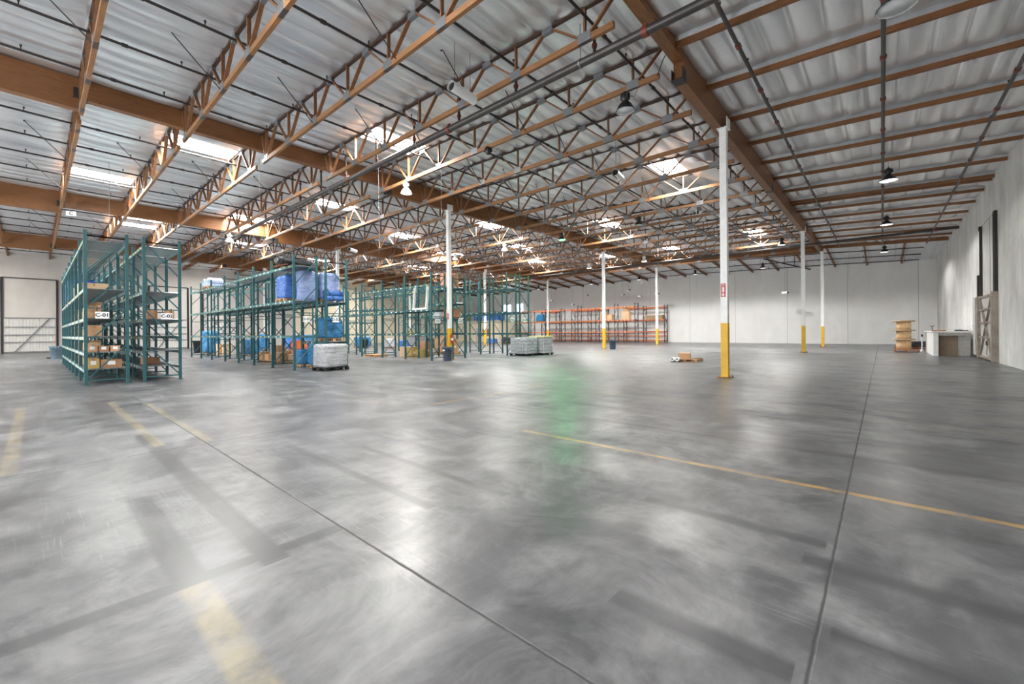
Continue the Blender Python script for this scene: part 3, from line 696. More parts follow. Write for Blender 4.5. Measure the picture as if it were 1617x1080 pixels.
# ------------------------------------------------------------------ pallet racks
def rack(label, xs_, y0, y1, H, levels, steel, beamm, mirror=1, deck=None, skip=(), tags=True, h_by=None, base=0, beam_h=.1):
    """one bolted row: upright frames at xs_ (x decreasing), beams and decks between them"""
    r_ = thing('pallet_rack', label, 'pallet rack', (xs_[0], y0, 0), 0, 'pallet rack rows')
    D = y1 - y0; X0 = xs_[0]
    hs = h_by or [H] * len(xs_)
    for i, x in enumerate(xs_):
        h = hs[i]
        f = thing('upright_frame', None, None, (x - X0, 0, 0)); f.parent = r_
        for yy in (0.04, D - .04):
            p = MB(); p.box(-.04, yy - .04, .012, .04, yy + .04, h); p.box(-.06, yy - .075, .001, .06, yy + .075, .012); p.build('post', M[steel], f)
        q = MB(); n_ = max(2, round(h / 1.15)); zs = [.14 + (h - .3) * k / n_ for k in range(n_ + 1)]
        for k in range(n_):
            a, c = (zs[k], zs[k + 1]) if mirror > 0 else (zs[k + 1], zs[k])
            q.bar((0, .06, a + .03 * mirror), (0, D - .06, c - .03 * mirror), .035, .035)
        for z in zs[::2] + [zs[-1]]: q.bar((0, .06, z), (0, D - .06, z), .035, .035)
        q.build('bracing', M[steel], f)
    for i in range(len(xs_) - 1):
        a, c = xs_[i] - X0 - .045, xs_[i + 1] - X0 + .045
        for li, z in enumerate(levels):
            if (i, li) in skip: continue
            for yy, fr in ((.03, -1), (D - .03, 1)):
                bm_ = MB(); bm_.box(c, yy - .025, z - beam_h, a, yy + .025, z)
                for e in (a, c): bm_.box(e - .02 if e == a else e - .005, yy - .032, z - beam_h - .05, e + .005 if e == a else e + .02, yy + .032, z + .03)
                if tags:
                    rr = random.Random(i * 31 + li * 7 + (fr > 0)); k = 0
                    xx = a - .3
                    while xx > c + .25:
                        if rr.random() < .75: bm_.box(xx - .06, yy + fr * .0255 - .002, z - beam_h * .8, xx + .06, yy + fr * .0255 + .002, z - beam_h * .25, 1 if rr.random() < .6 else 2)
                        xx -= .5
                bm_.build('beam', [M[beamm], M['tagw'], M['tagy']], r_)
            if deck and (deck == 'all' or (i, li) in deck):
                dk = MB(); x = c; n_ = 15; pt = []
                st = (a - c) / (n_ * 4)
                for k in range(n_ * 4 + 1): pt.append((c + k * st, z + (.012 if (k % 4) in (1, 2) else -.012)))
                vs_ = [(px, .06, pz) for px, pz in pt] + [(px, D - .06, pz) for px, pz in pt]
                N = len(pt); vs_ += [(px, yy, pz + .004) for px, yy, pz in vs_]
                fs = []
                for k in range(N - 1):
                    fs.append((k, k + 1, N + k + 1, N + k)); fs.append((2 * N + k, 3 * N + k, 3 * N + k + 1, 2 * N + k + 1))
                    fs.append((k + 1, k, 2 * N + k, 2 * N + k + 1)); fs.append((N + k, N + k + 1, 3 * N + k + 1, 3 * N + k))
                dk.add(vs_, fs); dk.build('deck', M['deck'], r_)
    return r_
CX = [-17.95 - 2.17 * i for i in range(8)]
CL = [.47, .98, 1.46, 2.02, 2.92, 4.40]
rack('nearest teal pallet rack on the left with cartons, marked C-01', CX, .97, 1.98, 4.68, CL, 'teal', 'sagebeam', 1, 'all')
rack('teal pallet rack with bare shelves behind the nearest one, marked C-02', CX, 2.31, 3.31, 4.68, CL, 'teal', 'sagebeam', -1, 'all')
DX = [-17.94, -20.31, -22.69, -25.03, -27.35, -30.0, -32.4, -34.9]
DL = [1.42, 2.87, 4.31]
alld = {(i, l) for i in range(7) for l in (1, 2)}
rack('teal rack carrying a black wrapped roll on top, marked D-01', DX, 6.93, 7.93, 4.74, DL, 'teal', 'tealbeam', 1, alld)
rack('teal rack holding big blue wrapped pallets at its end, marked D-02', DX, 8.24, 9.24, 4.74, [1.14, 2.87, 4.31], 'teal', 'tealbeam', -1, {(i, 1) for i in range(7)} | {(0, 0)}, skip={(0, 2), (1, 2), (1, 0), (2, 0), (3, 0), (4, 0), (5, 0), (6, 0), (3, 2)})
EX = [-18.02 - 2.41 * i for i in range(7)]; EX2 = [x - .38 for x in EX]
rack('teal rack beside the slate bin, marked E-01', EX, 13.94, 14.94, 4.72, [1.45, 2.75, 4.1], 'teal', 'teal', 1, {(1, 1), (0, 1)}, skip={(3, 2), (4, 2)})
rack('teal rack behind the nearest middle column, marked E-02', EX2[:6], 15.73, 16.75, 4.72, [1.45, 2.3, 3.2, 4.1], 'teal', 'teal', -1, {(0, 1), (0, 2), (0, 3)}, skip={(1, 1), (2, 1), (3, 1), (1, 2), (2, 2)})
FX = [-18.0 - 2.42 * i for i in range(6)]
rack('tall teal rack before the cream office, marked F-01', FX, 19.93, 20.9, 5.3, [1.42, 2.81, 4.36], 'teal', 'teal', 1, None, skip={(2, 2), (3, 2), (4, 2)})
rack('tall teal rack beside the bottled water pallets, marked F-02', FX, 21.2, 22.2, 5.3, [1.42, 2.81], 'teal', 'teal', -1, None, skip={(3, 1)})
OX = [-22.9 - 2.75 * i for i in range(8)]
rack('front row of orange beamed racks near the far wall', OX, 49.0, 50.0, 4.75, [1.42, 2.9, 4.55], 'navy', 'orange', 1, {(i, 1) for i in range(7)}, beam_h=.14, h_by=[5.0, 5.0, 4.6, 5.0, 4.7, 4.7, 4.7, 4.7])
OX2 = [-20.4 - 2.75 * i for i in range(8)]
rack('rear row of orange beamed racks against the far wall', OX2, 52.0, 53.0, 4.75, [.3, .88, 1.42, 2.9, 4.5], 'navy', 'orange', -1, None, beam_h=.13, tags=False, skip={(2, 4), (5, 4)})
def rsign(t_, y, z, x, w=.32, h=.2):
    r_ = sign('rack_sign', t_, w, h, (x, y, z), (radians(90), 0, radians(90)), 'white row sign reading %s on the rack end' % t_, h * .72)
    b_ = MB(); b_.box(-w * .4, h * .4, -.006, -w * .4 + .02, 2.38 - z, -.004); b_.box(w * .4 - .02, h * .4, -.006, w * .4, 2.38 - z, -.004); b_.build('hanging_strap', M['rod'], r_)
rsign('C-01', 1.37, 2.12, -17.926, .31, .21); rsign('C-02', 2.92, 2.12, -17.926, .31, .21)
rsign('D-01', 7.46, 2.1, -17.916, .3, .23); rsign('D-02', 8.7, 2.1, -17.916, .3, .23)
rsign('E-01', 14.38, 2.11, -17.996, .36, .22); rsign('E-02', 16.35, 2.13, -18.376, .36, .22)
rsign('F-01', 20.45, 2.27, -17.976, .3, .26); rsign('F-02', 21.75, 2.27, -17.976, .3, .26)
sign('aisle_sign', 'C', .42, .25, (-32.1, 1.3, 7.95), (radians(90), 0, radians(60)), 'white aisle sign with a letter C hung from the left beam', .24)

# ------------------------------------------------------------------ goods
def carton(x, y, z, sx, sy, sz, lab, mm='card', rot=0, tape=True, lab_side=None, group=None, flaps=False):
    """x, y = centre of the base"""
    r_ = thing('cardboard_box', lab, 'box', (x, y, z + .002), rot, group)
    b_ = MB(); e = .006
    b_.box(-sx / 2, -sy / 2, 0, sx / 2, sy / 2, sz)
    if flaps:
        for s_ in (-1, 1): b_.bar((s_ * sx / 2, 0, sz), (s_ * (sx / 2 + .1), 0, sz + .06), sy * .96, .006, (0, 0, 1))
    b_.build('body', M[mm], r_)
    if tape:
        b_ = MB(); b_.box(-sx / 2 - .002, -.03, sz * .78, sx / 2 + .002, .03, sz + .002); b_.build('tape', M['tape'], r_)
    if lab_side:
        b_ = MB(); w = min(.18, sy * .5); hh = min(.12, sz * .5)
        b_.box(sx / 2, -w / 2, sz * .35, sx / 2 + .003, w / 2, sz * .35 + hh); b_.build('shipping_label', M['paper'], r_)
    return r_
def pallet(x, y, z, lab, rot=0, L=1.2, Wd=1.0, mm='pallet'):
    r_ = thing('wooden_pallet' if mm.startswith('pallet') else 'plastic_pallet', lab, 'pallet', (x, y, z), rot)
    n_ = 7
    tp = MB()
    for k in range(n_): yy = -Wd / 2 + .05 + (Wd - .1) * k / (n_ - 1); tp.box(-L / 2, yy - .05, .116, L / 2, yy + .05, .138)
    tp.build('top_boards', M[mm], r_)
    for k in range(3):
        st = MB(); xx = -L / 2 + .03 + (L - .06) * k / 2; st.box(xx - .025, -Wd / 2, .022, xx + .025, Wd / 2, .115); st.build('stringer', M[mm], r_)
    bt = MB()
    for yy in (-Wd / 2 + .05, 0, Wd / 2 - .05): bt.box(-L / 2, yy - .05, .001, L / 2, yy + .05, .021)
    bt.build('bottom_boards', M[mm], r_)
    return r_
def blob(sx, sy, sz, seed, lump=.03, ridges=0, taper=0, r=.06, top=0, n=10):
    """an irregular wrapped block with rounded edges"""
    rr = random.Random(seed); b_ = MB(); nz = 14
    def prof(t_):                       # point on a rounded rectangle
        a = t_ * 2 * pi; c, s_ = cos(a), sin(a); p = 7
        k = (abs(c) ** p + abs(s_) ** p) ** (-1 / p); return c * k, s_ * k
    N = 36; ph = [rr.uniform(0, 6.28) for _ in range(6)]
    for j in range(nz + 1):
        z = sz * j / nz; s_ = 1 - taper * j / nz
        e = min(z, sz - z); ins = r * max(0, 1 - e / r) ** 2
        rd = lump * .6 * (abs(sin(pi * z / sz * ridges + ph[5])) if ridges else 0)
        for k in range(N):
            px, py = prof((k + .5) / N)
            w = lump * (sin(3 * 6.283 * k / N + ph[0] + z * 4) + sin(7 * 6.283 * k / N + ph[1] - z * 6)) * .35 + rd
            zz = z + (top * (sin(px * 3 + ph[2]) + sin(py * 4 + ph[3])) * .5 if j == nz else 0)
            b_.v.append((px * (sx / 2 - ins + w) * s_, py * (sy / 2 - ins + w) * s_, zz))
    for j in range(nz):
        for k in range(N): b_.f.append([j * N + k, j * N + (k + 1) % N, (j + 1) * N + (k + 1) % N, (j + 1) * N + k]); b_.m.append(0); b_.sm.append(True)
    b_.f.append(list(range(nz * N, nz * N + N))); b_.m.append(0); b_.sm.append(False)
    b_.f.append(list(range(N - 1, -1, -1))); b_.m.append(0); b_.sm.append(False)
    return b_
def load(x, y, z, sx, sy, sz, mm, lab, rot=0, pal='pallet', seed=1, **kw):
    """a shrink-wrapped load bound to its pallet"""
    r_ = thing('wrapped_pallet_load', lab, 'wrapped pallet', (x, y, z), rot)
    zb = 0
    if pal:
        p = MB(); n_ = 6; Wd, L = sy, sx
        for k in range(n_): yy = -Wd / 2 + .05 + (Wd - .1) * k / (n_ - 1); p.box(-L / 2, yy - .05, .1, L / 2, yy + .05, .125)
        for xx in (-L / 2 + .06, 0, L / 2 - .06):
            for yy in (-Wd / 2 + .06, 0, Wd / 2 - .06): p.cbox(xx, yy, .051, .12, .12, .098)
        p.build('pallet', M[pal], r_); zb = .127
    w = blob(sx, sy, sz - zb, seed, **kw); o = w.build('wrapped_goods', M[mm], r_); o.location = (0, 0, zb)
    return r_
# --- C-01 rack cartons at the aisle end
XA = -18.02
def cx(y0, y1, z, h, depth, lab, mm, lab_side=None, flaps=False, tape=True, x0=None):
    carton((x0 or XA - .06) - depth / 2, (y0 + y1) / 2, z + .02, depth, y1 - y0, h, lab, mm, 0, tape, lab_side, 'cartons on rack C-01', flaps)
cx(1.06, 1.30, CL[0], .30, .36, 'yellowish carton with pushed-in side on lowest shelf of C-01', 'cardyellow', True)
cx(1.34, 1.82, CL[0], .26, .42, 'long worn brown carton on lowest shelf of C-01', 'carddark', True)
cx(1.05, 1.26, CL[1], .19, .34, 'carton with paper sheet, left of three on second shelf of C-01', 'card', True)
cx(1.30, 1.52, CL[1], .17, .34, 'carton with paper sheet, middle of three on second shelf of C-01', 'carddark', True)
cx(1.56, 1.78, CL[1], .18, .34, 'carton with paper sheet, right of three on second shelf of C-01', 'card', True)
cx(1.06, 1.37, CL[2], .33, .5, 'plain tall carton at front of third shelf of C-01', 'card')
cx(1.05, 1.36, CL[3], .40, .5, 'tall brown carton left of the C-01 sign', 'card', None, True)
cx(1.05, 1.24, CL[2], .2, .3, 'small carton behind the plain tall carton on third shelf', 'cardpale', None, False, True, -18.7)
SH = {0: 'lowest', 1: 'second', 2: 'third', 3: 'fourth', 4: 'fifth'}
rr = random.Random(11)
for li in (0, 1, 2, 3):
    x = -18.95 if li in (2, 3) else -18.62; n_ = 0
    while x > -27.5:
        d = rr.uniform(.2, .5); h = rr.uniform(.15, .34 if li != 3 else .42); w = rr.uniform(.28, .55)
        fx = any(abs(x - d / 2 - c) < d / 2 + .08 for c in CX)
        if (rr.random() < (.72 if li > 1 else .45)) and not fx:
            n_ += 1
            carton(x - d / 2, 1.06 + w / 2, CL[li] + .02, d, w, h, 'carton further along the %s shelf of rack C-01, %s from the aisle end' % (SH[li], ORD[n_ + 2]),
                   rr.choice(['card', 'cardpale', 'carddark', 'card']), 0, rr.random() < .5, None, 'cartons further along rack C-01')
        x -= d + rr.uniform(.03, .3)
for i, (x, w) in enumerate(((-22.85, .9), (-23.85, .85), (-25.1, .9))):
    carton(x - .1, 1.5, CL[4] + .02, w, .8, .55, 'large pale carton on the fifth shelf of rack C-01, %s to the aisle' % nth(i), 'cardpale', 0, True, None, 'large cartons on rack C-01')
for i, x in enumerate((-27.6, -29.88)):
    load(x, 1.46, CL[4] + .02, 1.1, .9, 1.1, 'wroyal', 'royal blue wrapped load on the fifth shelf of C-01, %s' % ('nearer to the aisle', 'farther from the aisle')[i], seed=40 + i)
carton(-18.45, 2.6, CL[3] + .02, .34, .26, .28, 'carton left of the C-02 sign, on rack shelf', 'carddark', 0, True, None, 'cartons on rack C-02')
carton(-18.4, 3.06, CL[3] + .02, .34, .22, .28, 'carton right of the C-02 sign, on rack shelf', 'card', 0, True, None, 'cartons on rack C-02')
carton(-18.9, 2.62, CL[0] + .02, .4, .4, .24, 'brown carton on the lowest shelf of rack C-02', 'carddark', .2, True, None, 'cartons on rack C-02')
b_ = MB(); b_.box(-.14, -.1, 0, .14, .1, .003); b_.build('p', M['paper']).name = 'paper_sheet'
o = COL.objects['paper_sheet']; o.location = (-18.25, 1.2, CL[0] + .62 - .6 + .014); o.location = (-18.2, 1.92, CL[0] + .021); o.rotation_euler = (0, 0, .2); tag(o, 'white paper sheet lying at the edge of the lowest C-01 shelf', 'paper')

# --- D racks
def roll():
    r_ = thing('wrapped_roll', 'black plastic wrapped roll on top of rack D-01', 'roll', (-18.75, 7.3, DL[2] + .02), radians(6))
    b_ = MB(); n_ = 20; N = 14
    for j in range(n_ + 1):
        t_ = j / n_; y = -.72 + 1.5 * t_; e = min(t_, 1 - t_) * 1.5; s_ = min(1, .55 + (e / .12) * .45) if e < .12 else 1
        for k in range(N):
            a = 2 * pi * k / N; w = .02 * sin(5 * a + 9 * t_) + .015 * sin(19 * t_ + 2 * a)
            b_.v.append(((.34 + w) * cos(a) * s_, y, .21 + (.2 + w) * sin(a) * s_))
    for j in range(n_):
        for k in range(N): b_.f.append([j * N + k, (j + 1) * N + k, (j + 1) * N + (k + 1) % N, j * N + (k + 1) % N]); b_.m.append(0); b_.sm.append(True)
    b_.f.append(list(range(N - 1, -1, -1))); b_.m.append(0); b_.sm.append(False); b_.f.append(list(range(n_ * N, n_ * N + N))); b_.m.append(0); b_.sm.append(False)
    b_.build('roll_body', M['wblack'], r_)
    p = MB()
    for k in range(5): p.box(-.5, -.6 + .28 * k, .0, .5, -.5 + .28 * k, .02)
    p.build('slat_base', M['palletdark'], r_)
roll()
load(-19.52, 7.45, DL[1] + .02, 1.0, .9, 1.12, 'wroyal', 'bright blue wrapped load at left on middle level of rack D-01', seed=3, lump=.02)
load(-18.62, 7.75, DL[1] + .02, .55, .7, 1.3, 'wlilac', 'clouded blue wrapped load with pipes between the two D racks', seed=5, lump=.02, pal=None)
load(-19.1, 8.72, DL[1] + .02, 1.4, .88, 1.3, 'wlilac', 'clouded blue wrapped load on upper level of rack D-02', seed=4, lump=.02)
b_ = MB()
for k, (dz, dx) in enumerate(((.16, 0), (.38, .02))): b_.tube((.0, -.42, dz), (.0, .42, dz), .12, 14)
r_ = b_.build('blue_foam_rolls', M['wroyal'], None, (-18.24, 8.74, DL[1] + .02)); r_.name = 'foam_roll'; tag(r_, 'two blue foam rolls bundled at the end of rack D-02', 'roll')
load(-18.6, 8.72, 1.14 + .02, 1.0, .86, 1.02, 'wblue', 'deep blue wrapped load behind the D-02 sign', seed=6, lump=.035, ridges=4)
load(-18.62, 7.7, 1.12, .5, .6, .98, 'wblue', 'deep blue wrapped load beside the D-01 sign', seed=8, lump=.03, ridges=4, pal=None) if False else None
load(-17.0, 8.02, 0, .95, 1.05, 1.07, 'wgrey', 'grey shrink wrapped pallet on the floor at the end of rack D-02', radians(8), 'black', 9, lump=.03, ridges=5)
load(-18.75, 8.35, 0, .8, .8, 1.0, 'wblue', 'tall blue wrapped block behind the grey wrapped pallet', 0, 'pallet', 10, lump=.015)
load(-19.75, 8.15, 0, .6, .7, .8, 'wblue', 'short blue wrapped block under the D racks', 0, 'pallet', 12, lump=.015)
load(-31.4, 7.4, DL[2] + .02, 1.3, .9, .55, 'wsky', 'pale blue wrapped load on top of rack D-01, far along', seed=13, lump=.05, top=.12)
load(-23.8, 8.74, DL[1] + .02, 1.2, .85, 1.25, 'wclear', 'tall clear wrapped stack on the upper level of rack D-02', seed=14, lump=.02, ridges=7)
p1 = pallet(-24.42, 8.4, 0, 'pallet with loose cartons on the floor beneath the D racks', 0, 1.08)
p2 = pallet(-23.3, 8.4, 0, 'second pallet of cartons on the floor beneath the D racks', 0, 1.08)
rr = random.Random(5)
for i, (x, y, z, a, c, h, mm) in enumerate(((-24.7, 8.1, .14, .42, .4, .42, 'card'), (-24.2, 8.2, .14, .45, .4, .3, 'cardpale'), (-24.15, 8.68, .14, .4, .35, .75, 'card'), (-24.65, 8.65, .14, .35, .3, .4, 'paper'),
                                           (-23.5, 8.3, .14, .4, .4, .36, 'card'), (-23.0, 8.3, .14, .45, .38, .42, 'card'), (-23.0, 8.75, .14, .5, .38, .3, 'cardpale'), (-23.5, 8.75, .14, .36, .36, .46, 'carddark'))):
    carton(x, y, z, a, c, h, '%s carton on a floor pallet under the D racks, %s from the left' % ({'card': 'brown', 'cardpale': 'pale', 'paper': 'white', 'carddark': 'dark'}[mm], ORD[[0, 2, 3, 1, 4, 6, 7, 5][i]]), mm, rr.uniform(-.06, .06), True, None, 'floor cartons under the D racks')
load(-33.0, 10.0, 0, 1.6, 1.0, 1.15, 'wblue', 'wide pale blue wrapped load on floor behind rack D-01', 0, 'pallet', 15, lump=.02)
for i in range(3): carton(-33.5 + .5 * i, 10.0, 1.16, .45, .5, .28 if i < 2 else .42, 'carton on top of the wide blue load behind rack D-01, %s from the left' % ORD[i], 'cardpale', 0, True, None, 'cartons on the wide blue load')
load(-38.2, 8.8, 0, 1.5, 1.0, 1.75, 'wblue', 'tall blue wrapped load far behind the D racks', 0, 'pallet', 16, lump=.04)
carton(-36.6, 9.1, 0, .5, .5, .8, 'tall pale carton on the floor behind the D racks, left one', 'cardpale', .1); carton(-36.0, 9.3, 0, .5, .55, .8, 'tall pale carton on the floor behind the D racks, right one', 'cardpale', -.1)

# --- small crates, drums etc.
def crate(x, y, z, sx, sy, sz, mm, lab, name='plastic_crate'):
    r_ = thing(name, lab, 'crate', (x, y, z + .001)); b_ = MB(); w = .03
    b_.box(-sx / 2, -sy / 2, 0, sx / 2, sy / 2, .03)
    for (a, c, d, e) in ((-sx / 2, -sx / 2 + w, -sy / 2, sy / 2), (sx / 2 - w, sx / 2, -sy / 2, sy / 2), (-sx / 2, sx / 2, -sy / 2, -sy / 2 + w), (-sx / 2, sx / 2, sy / 2 - w, sy / 2)): b_.box(a, d, .03, c, e, sz)
    b_.build('shell', M[mm], r_)
    q = MB(); q.box(-sx / 2 - .02, -sy / 2 - .02, sz - .05, sx / 2 + .02, sy / 2 + .02, sz - .04)
    for k in range(4): xx = -sx / 2 + sx * (k + .5) / 4; q.box(xx - .015, -sy / 2 - .015, 0.02, xx + .015, sy / 2 + .015, sz - .05)
    q.build('rim_ribs', M[mm], r_)
crate(-30.0, 12.0, 0, .9, .8, .5, 'orange', 'orange crate on the floor seen between the D racks')
crate(-30.0, 12.0, .52, .9, .8, .5, 'orange', 'orange crate stacked on the other orange crate')
crate(-26.6, 18.3, 0, .4, .3, .35, 'red', 'red tub on the floor behind the E racks')
M['barrel'] = plain('blue_barrel', srgb(52, 110, 176), .4)
def barrel(x, y, z, lab, mm='barrel', r=.29, h=.88):
    r_ = thing('plastic_barrel', lab, 'barrel', (x, y, z + .001), 0, 'blue barrels'); b_ = MB()
    b_.lathe([(0, 0), (r * .92, 0), (r, .06), (r, h * .3), (r * 1.03, h * .34), (r, h * .38), (r, h * .64), (r * 1.03, h * .68), (r, h * .72), (r * .97, h * .94), (r * .85, h), (0, h)], n=16); b_.build('drum', M[mm], r_)
    q = MB(); q.tube((r * .5, 0, h), (r * .5, 0, h + .03), .05, 8); q.build('bung_cap', M['black'], r_)

# --- bins
def bin_(x, y, lab, mm, r=.27, h=.72, handles=True):
    r_ = thing('trash_can', lab, 'trash can', (x, y, .001)); b_ = MB()
    b_.lathe([(0, 0), (r * .78, 0), (r * .8, .02), (r * .93, h * .86), (r * .98, h * .87), (r, h * .9), (r * 1.06, h * .98), (r * 1.06, h), (r * .98, h), (r * .9, h * .86), (r * .76, .05), (0, .05)], n=22); b_.build('barrel_body', M[mm], r_)
    q = MB()
    for s_ in (-1, 1):
        q.bar((s_ * r * 1.02, -.08, h * .9), (s_ * (r + .07), -.05, h * .84), .03, .03); q.bar((s_ * r * 1.02, .08, h * .9), (s_ * (r + .07), .05, h * .84), .03, .03); q.bar((s_ * (r + .07), -.06, h * .84), (s_ * (r + .07), .06, h * .84), .03, .035)
    q.build('handle', M[mm], r_); return r_
t_ = bin_(-17.25, 14.42, 'slate blue round bin standing before the nearest middle column', 'binblue')
b_ = MB(); b_.box(-.06, -.262, .52, .06, -.25, .6); b_.build('paper_tag', M['paper'], t_)
bin_(-16.55, 31.25, 'dark blue bin standing beside the middle column of the middle beam', 'binblue', .3, .75)
bin_(-40.4, .95, 'grey teal bin beside the broom at the left roll door', 'binteal', .36, .82)
bin_(-42.0, 8.9, 'black bin far behind the D racks near the left wall', 'black', .45, 1.0)
bin_(-38.5, 21.6, 'black bin beside a blue load behind the E racks', 'black', .4, .9)
r_ = thing('push_broom', 'broom with a wooden handle leaning behind the grey teal bin', 'broom', (-40.95, .62, 0), .3)
b_ = MB(); b_.tube((0, 0, .06), (-.3, .42, 1.45), .015, 8); b_.build('handle', M['palletdark'], r_)
b_ = MB(); b_.cbox(0, 0, .075, .5, .08, .05); b_.build('head', M['black'], r_)
b_ = MB()
for k in range(18): b_.box(-.24 + .027 * k, -.035, .001, -.22 + .027 * k, .035, .05)
b_.build('bristles', M['blackmat'], r_)

# --- bottled water pallets by the F racks
def bottles(x, y, lab, rot, n_, m_, layers, seed, top=None):
    r_ = thing('bottle_pallet', lab, 'bottled water pallet', (x, y, 0), rot); sx, sy = n_ * .13, m_ * .13
    p = MB(); p.box(-sx / 2 - .04, -sy / 2 - .04, .1, sx / 2 + .04, sy / 2 + .04, .13)
    for xx in (-sx / 2 + .05, 0, sx / 2 - .05):
        for yy in (-sy / 2 + .05, 0, sy / 2 - .05): p.cbox(xx, yy, .051, .13, .13, .098)
    p.build('pallet', M['black'], r_)
    q = MB(); rr = random.Random(seed)
    for L in range(layers):
        for i in range(n_):
            for j in range(m_):
                if 0 < i < n_ - 1 and 0 < j < m_ - 1 and L < layers - 1: continue
                cx_, cy_ = -sx / 2 + .13 * (i + .5) + rr.uniform(-.006, .006), -sy / 2 + .13 * (j + .5) + rr.uniform(-.006, .006)
                z = .131 + L * .2
                q.lathe([(.0, 0), (.058, 0), (.062, .03), (.056, .07), (.062, .11), (.05, .15), (.02, .18), (.02, .198), (0, .198)], (cx_, cy_, z), 8)
    o = q.build('bottles', M['wclear'], r_); o['kind'] = 'stuff'
    w = MB()
    for L in range(layers + 1):
        z = .128 + L * .2
        for (a, c) in (((-sx / 2, -sy / 2), (sx / 2, -sy / 2)), ((sx / 2, -sy / 2), (sx / 2, sy / 2)), ((sx / 2, sy / 2), (-sx / 2, sy / 2)), ((-sx / 2, sy / 2), (-sx / 2, -sy / 2))):
            w.bar((*a, z), (*c, z), .012, .02)
    w.build('wrap_band', M['wclear'], r_)
    if top:
        k = MB(); k.box(-sx / 2 - .02, -sy / 2 - .02, .131 + layers * .2, sx / 2 + .02, sy / 2 + .02, .131 + layers * .2 + .09); k.build('top_tray', M[top], r_)
M['kraft'] = card('kraft_yellow', srgb(226, 214, 160))
bottles(-17.1, 20.55, 'clear wrapped bottle pallet beside the post of rack F-01', radians(2), 10, 9, 5, 2)
bottles(-16.75, 21.9, 'clear wrapped bottle pallet topped with a yellowish tray', radians(2), 9, 8, 5, 3, 'kraft')

# --- E rack surroundings
pallet(-24.3, 14.45, 0, 'bare pale pallet on the floor under rack E-01', .03, 1.1, 1.0)
for i, (x, y, a, c, h, mm) in enumerate(((-22.26, 15.25, .55, .5, .62, 'cardpale'), (-21.69, 15.35, .5, .5, .62, 'cardyellow'), (-21.13, 15.6, .5, .5, .45, 'cardyellow'), (-21.4, 16.12, .5, .45, .95, 'card'))):
    carton(x, y, .0, a, c, h, '%s carton in the floor stack under rack E-02, %s from the left' % ({'cardpale': 'pale', 'cardyellow': 'yellowish', 'card': 'brown'}[mm], ORD[[0, 1, 3, 2][i]]), mm, 0, True, i % 2, 'carton stack under the E racks')
for i, (x, y, z, h) in enumerate(((-23.5, 19.0, .14, .95), (-22.9, 19.0, .14, 1.05), (-22.2, 19.0, .14, .9))):
    carton(x, y, z, .55, .6, h, 'tall brown carton behind the E racks, %s from the left' % ORD[i], 'card', 0, True, True, 'tall cartons behind the E racks')
pallet(-22.85, 19.0, 0, 'pallet beneath the tall brown cartons behind the E racks', 0, 2.0, .9)
def tub(x, y, z, sx, sy, sz, mm, lab):
    r_ = thing('steel_bin', lab, 'bin', (x, y, z), 0); b_ = MB(); k = .7
    b_.add([(-sx / 2 * k, -sy / 2 * k, 0), (sx / 2 * k, -sy / 2 * k, 0), (sx / 2 * k, sy / 2 * k, 0), (-sx / 2 * k, sy / 2 * k, 0), (-sx / 2, -sy / 2, sz), (sx / 2, -sy / 2, sz), (sx / 2, sy / 2, sz), (-sx / 2, sy / 2, sz)],
           [(3, 2, 1, 0), (0, 1, 5, 4), (1, 2, 6, 5), (2, 3, 7, 6), (3, 0, 4, 7)])
    b_.build('hopper', M[mm], r_)
    q = MB(); q.bar((-sx / 2, -sy / 2, sz), (sx / 2, -sy / 2, sz), .05, .05); q.bar((sx / 2, -sy / 2, sz), (sx / 2, sy / 2, sz), .05, .05); q.bar((-sx / 2, sy / 2, sz), (sx / 2, sy / 2, sz), .05, .05); q.bar((-sx / 2, -sy / 2, sz), (-sx / 2, sy / 2, sz), .05, .05); q.build('rim', M['galv'], r_)
    if z > .1:
        for sx_ in (-1, 1):
            for sy_ in (-1, 1):
                l_ = MB(); l_.bar((sx_ * sx / 2 * .6, sy_ * sy / 2 * .6, -z), (sx_ * sx / 2 * .6, sy_ * sy / 2 * .6, .02), .05, .05); l_.build('leg', M['galv'], r_)
tub(-24.9, 18.0, .62, 1.2, .9, .62, 'wgrey', 'pale grey tapered bin behind the E racks')
r_ = thing('metal_stand', 'grey U-shaped metal frame leaning on rack E-01', 'frame', (-19.3, 14.2, 2.775), 0)
for nm, a, c in (('side_post', (-.62, 0, .0), (-.62, .12, 1.35)), ('side_post', (.55, 0, .0), (.55, .12, 1.35)), ('bottom_rail', (-.7, 0, .05), (.62, 0, .05))):
    b_ = MB(); b_.bar(a, c, .11, .11); b_.build(nm, M['offwhite'], r_)
M['plaid'] = plain('pinkish_fabric', srgb(208, 150, 120), .8, 0, .35, 3)
load(-19.2, 16.24, 4.12, .8, .85, .85, 'plaid', 'pinkish wrapped bundle on top of rack E-02', seed=21, lump=.03, pal=None)
load(-19.0, 16.24, 2.32, .8, .8, .55, 'plaid', 'pinkish wrapped bundle on lower level of rack E-02', seed=22, lump=.03, pal=None)
load(-20.1, 16.24, 2.32, .9, .8, .5, 'wclear', 'clear wrapped bundle beside the pinkish one on rack E-02', seed=23, lump=.03, pal=None)
load(-40.5, 22.5, 0, 1.6, 1.2, 1.1, 'wblue', 'blue wrapped load far behind the blue D pallets', 0, 'pallet', 24, lump=.05)
load(-36, 22.8, 0, 1.1, 1.0, .95, 'wgrey', 'grey wrapped load far behind the E racks', 0, 'pallet', 25, lump=.05)
load(-33.6, 23.0, 0, 1.2, 1.0, .8, 'wroyal', 'royal blue wrapped load far behind the E racks', 0, 'pallet', 26, lump=.05)
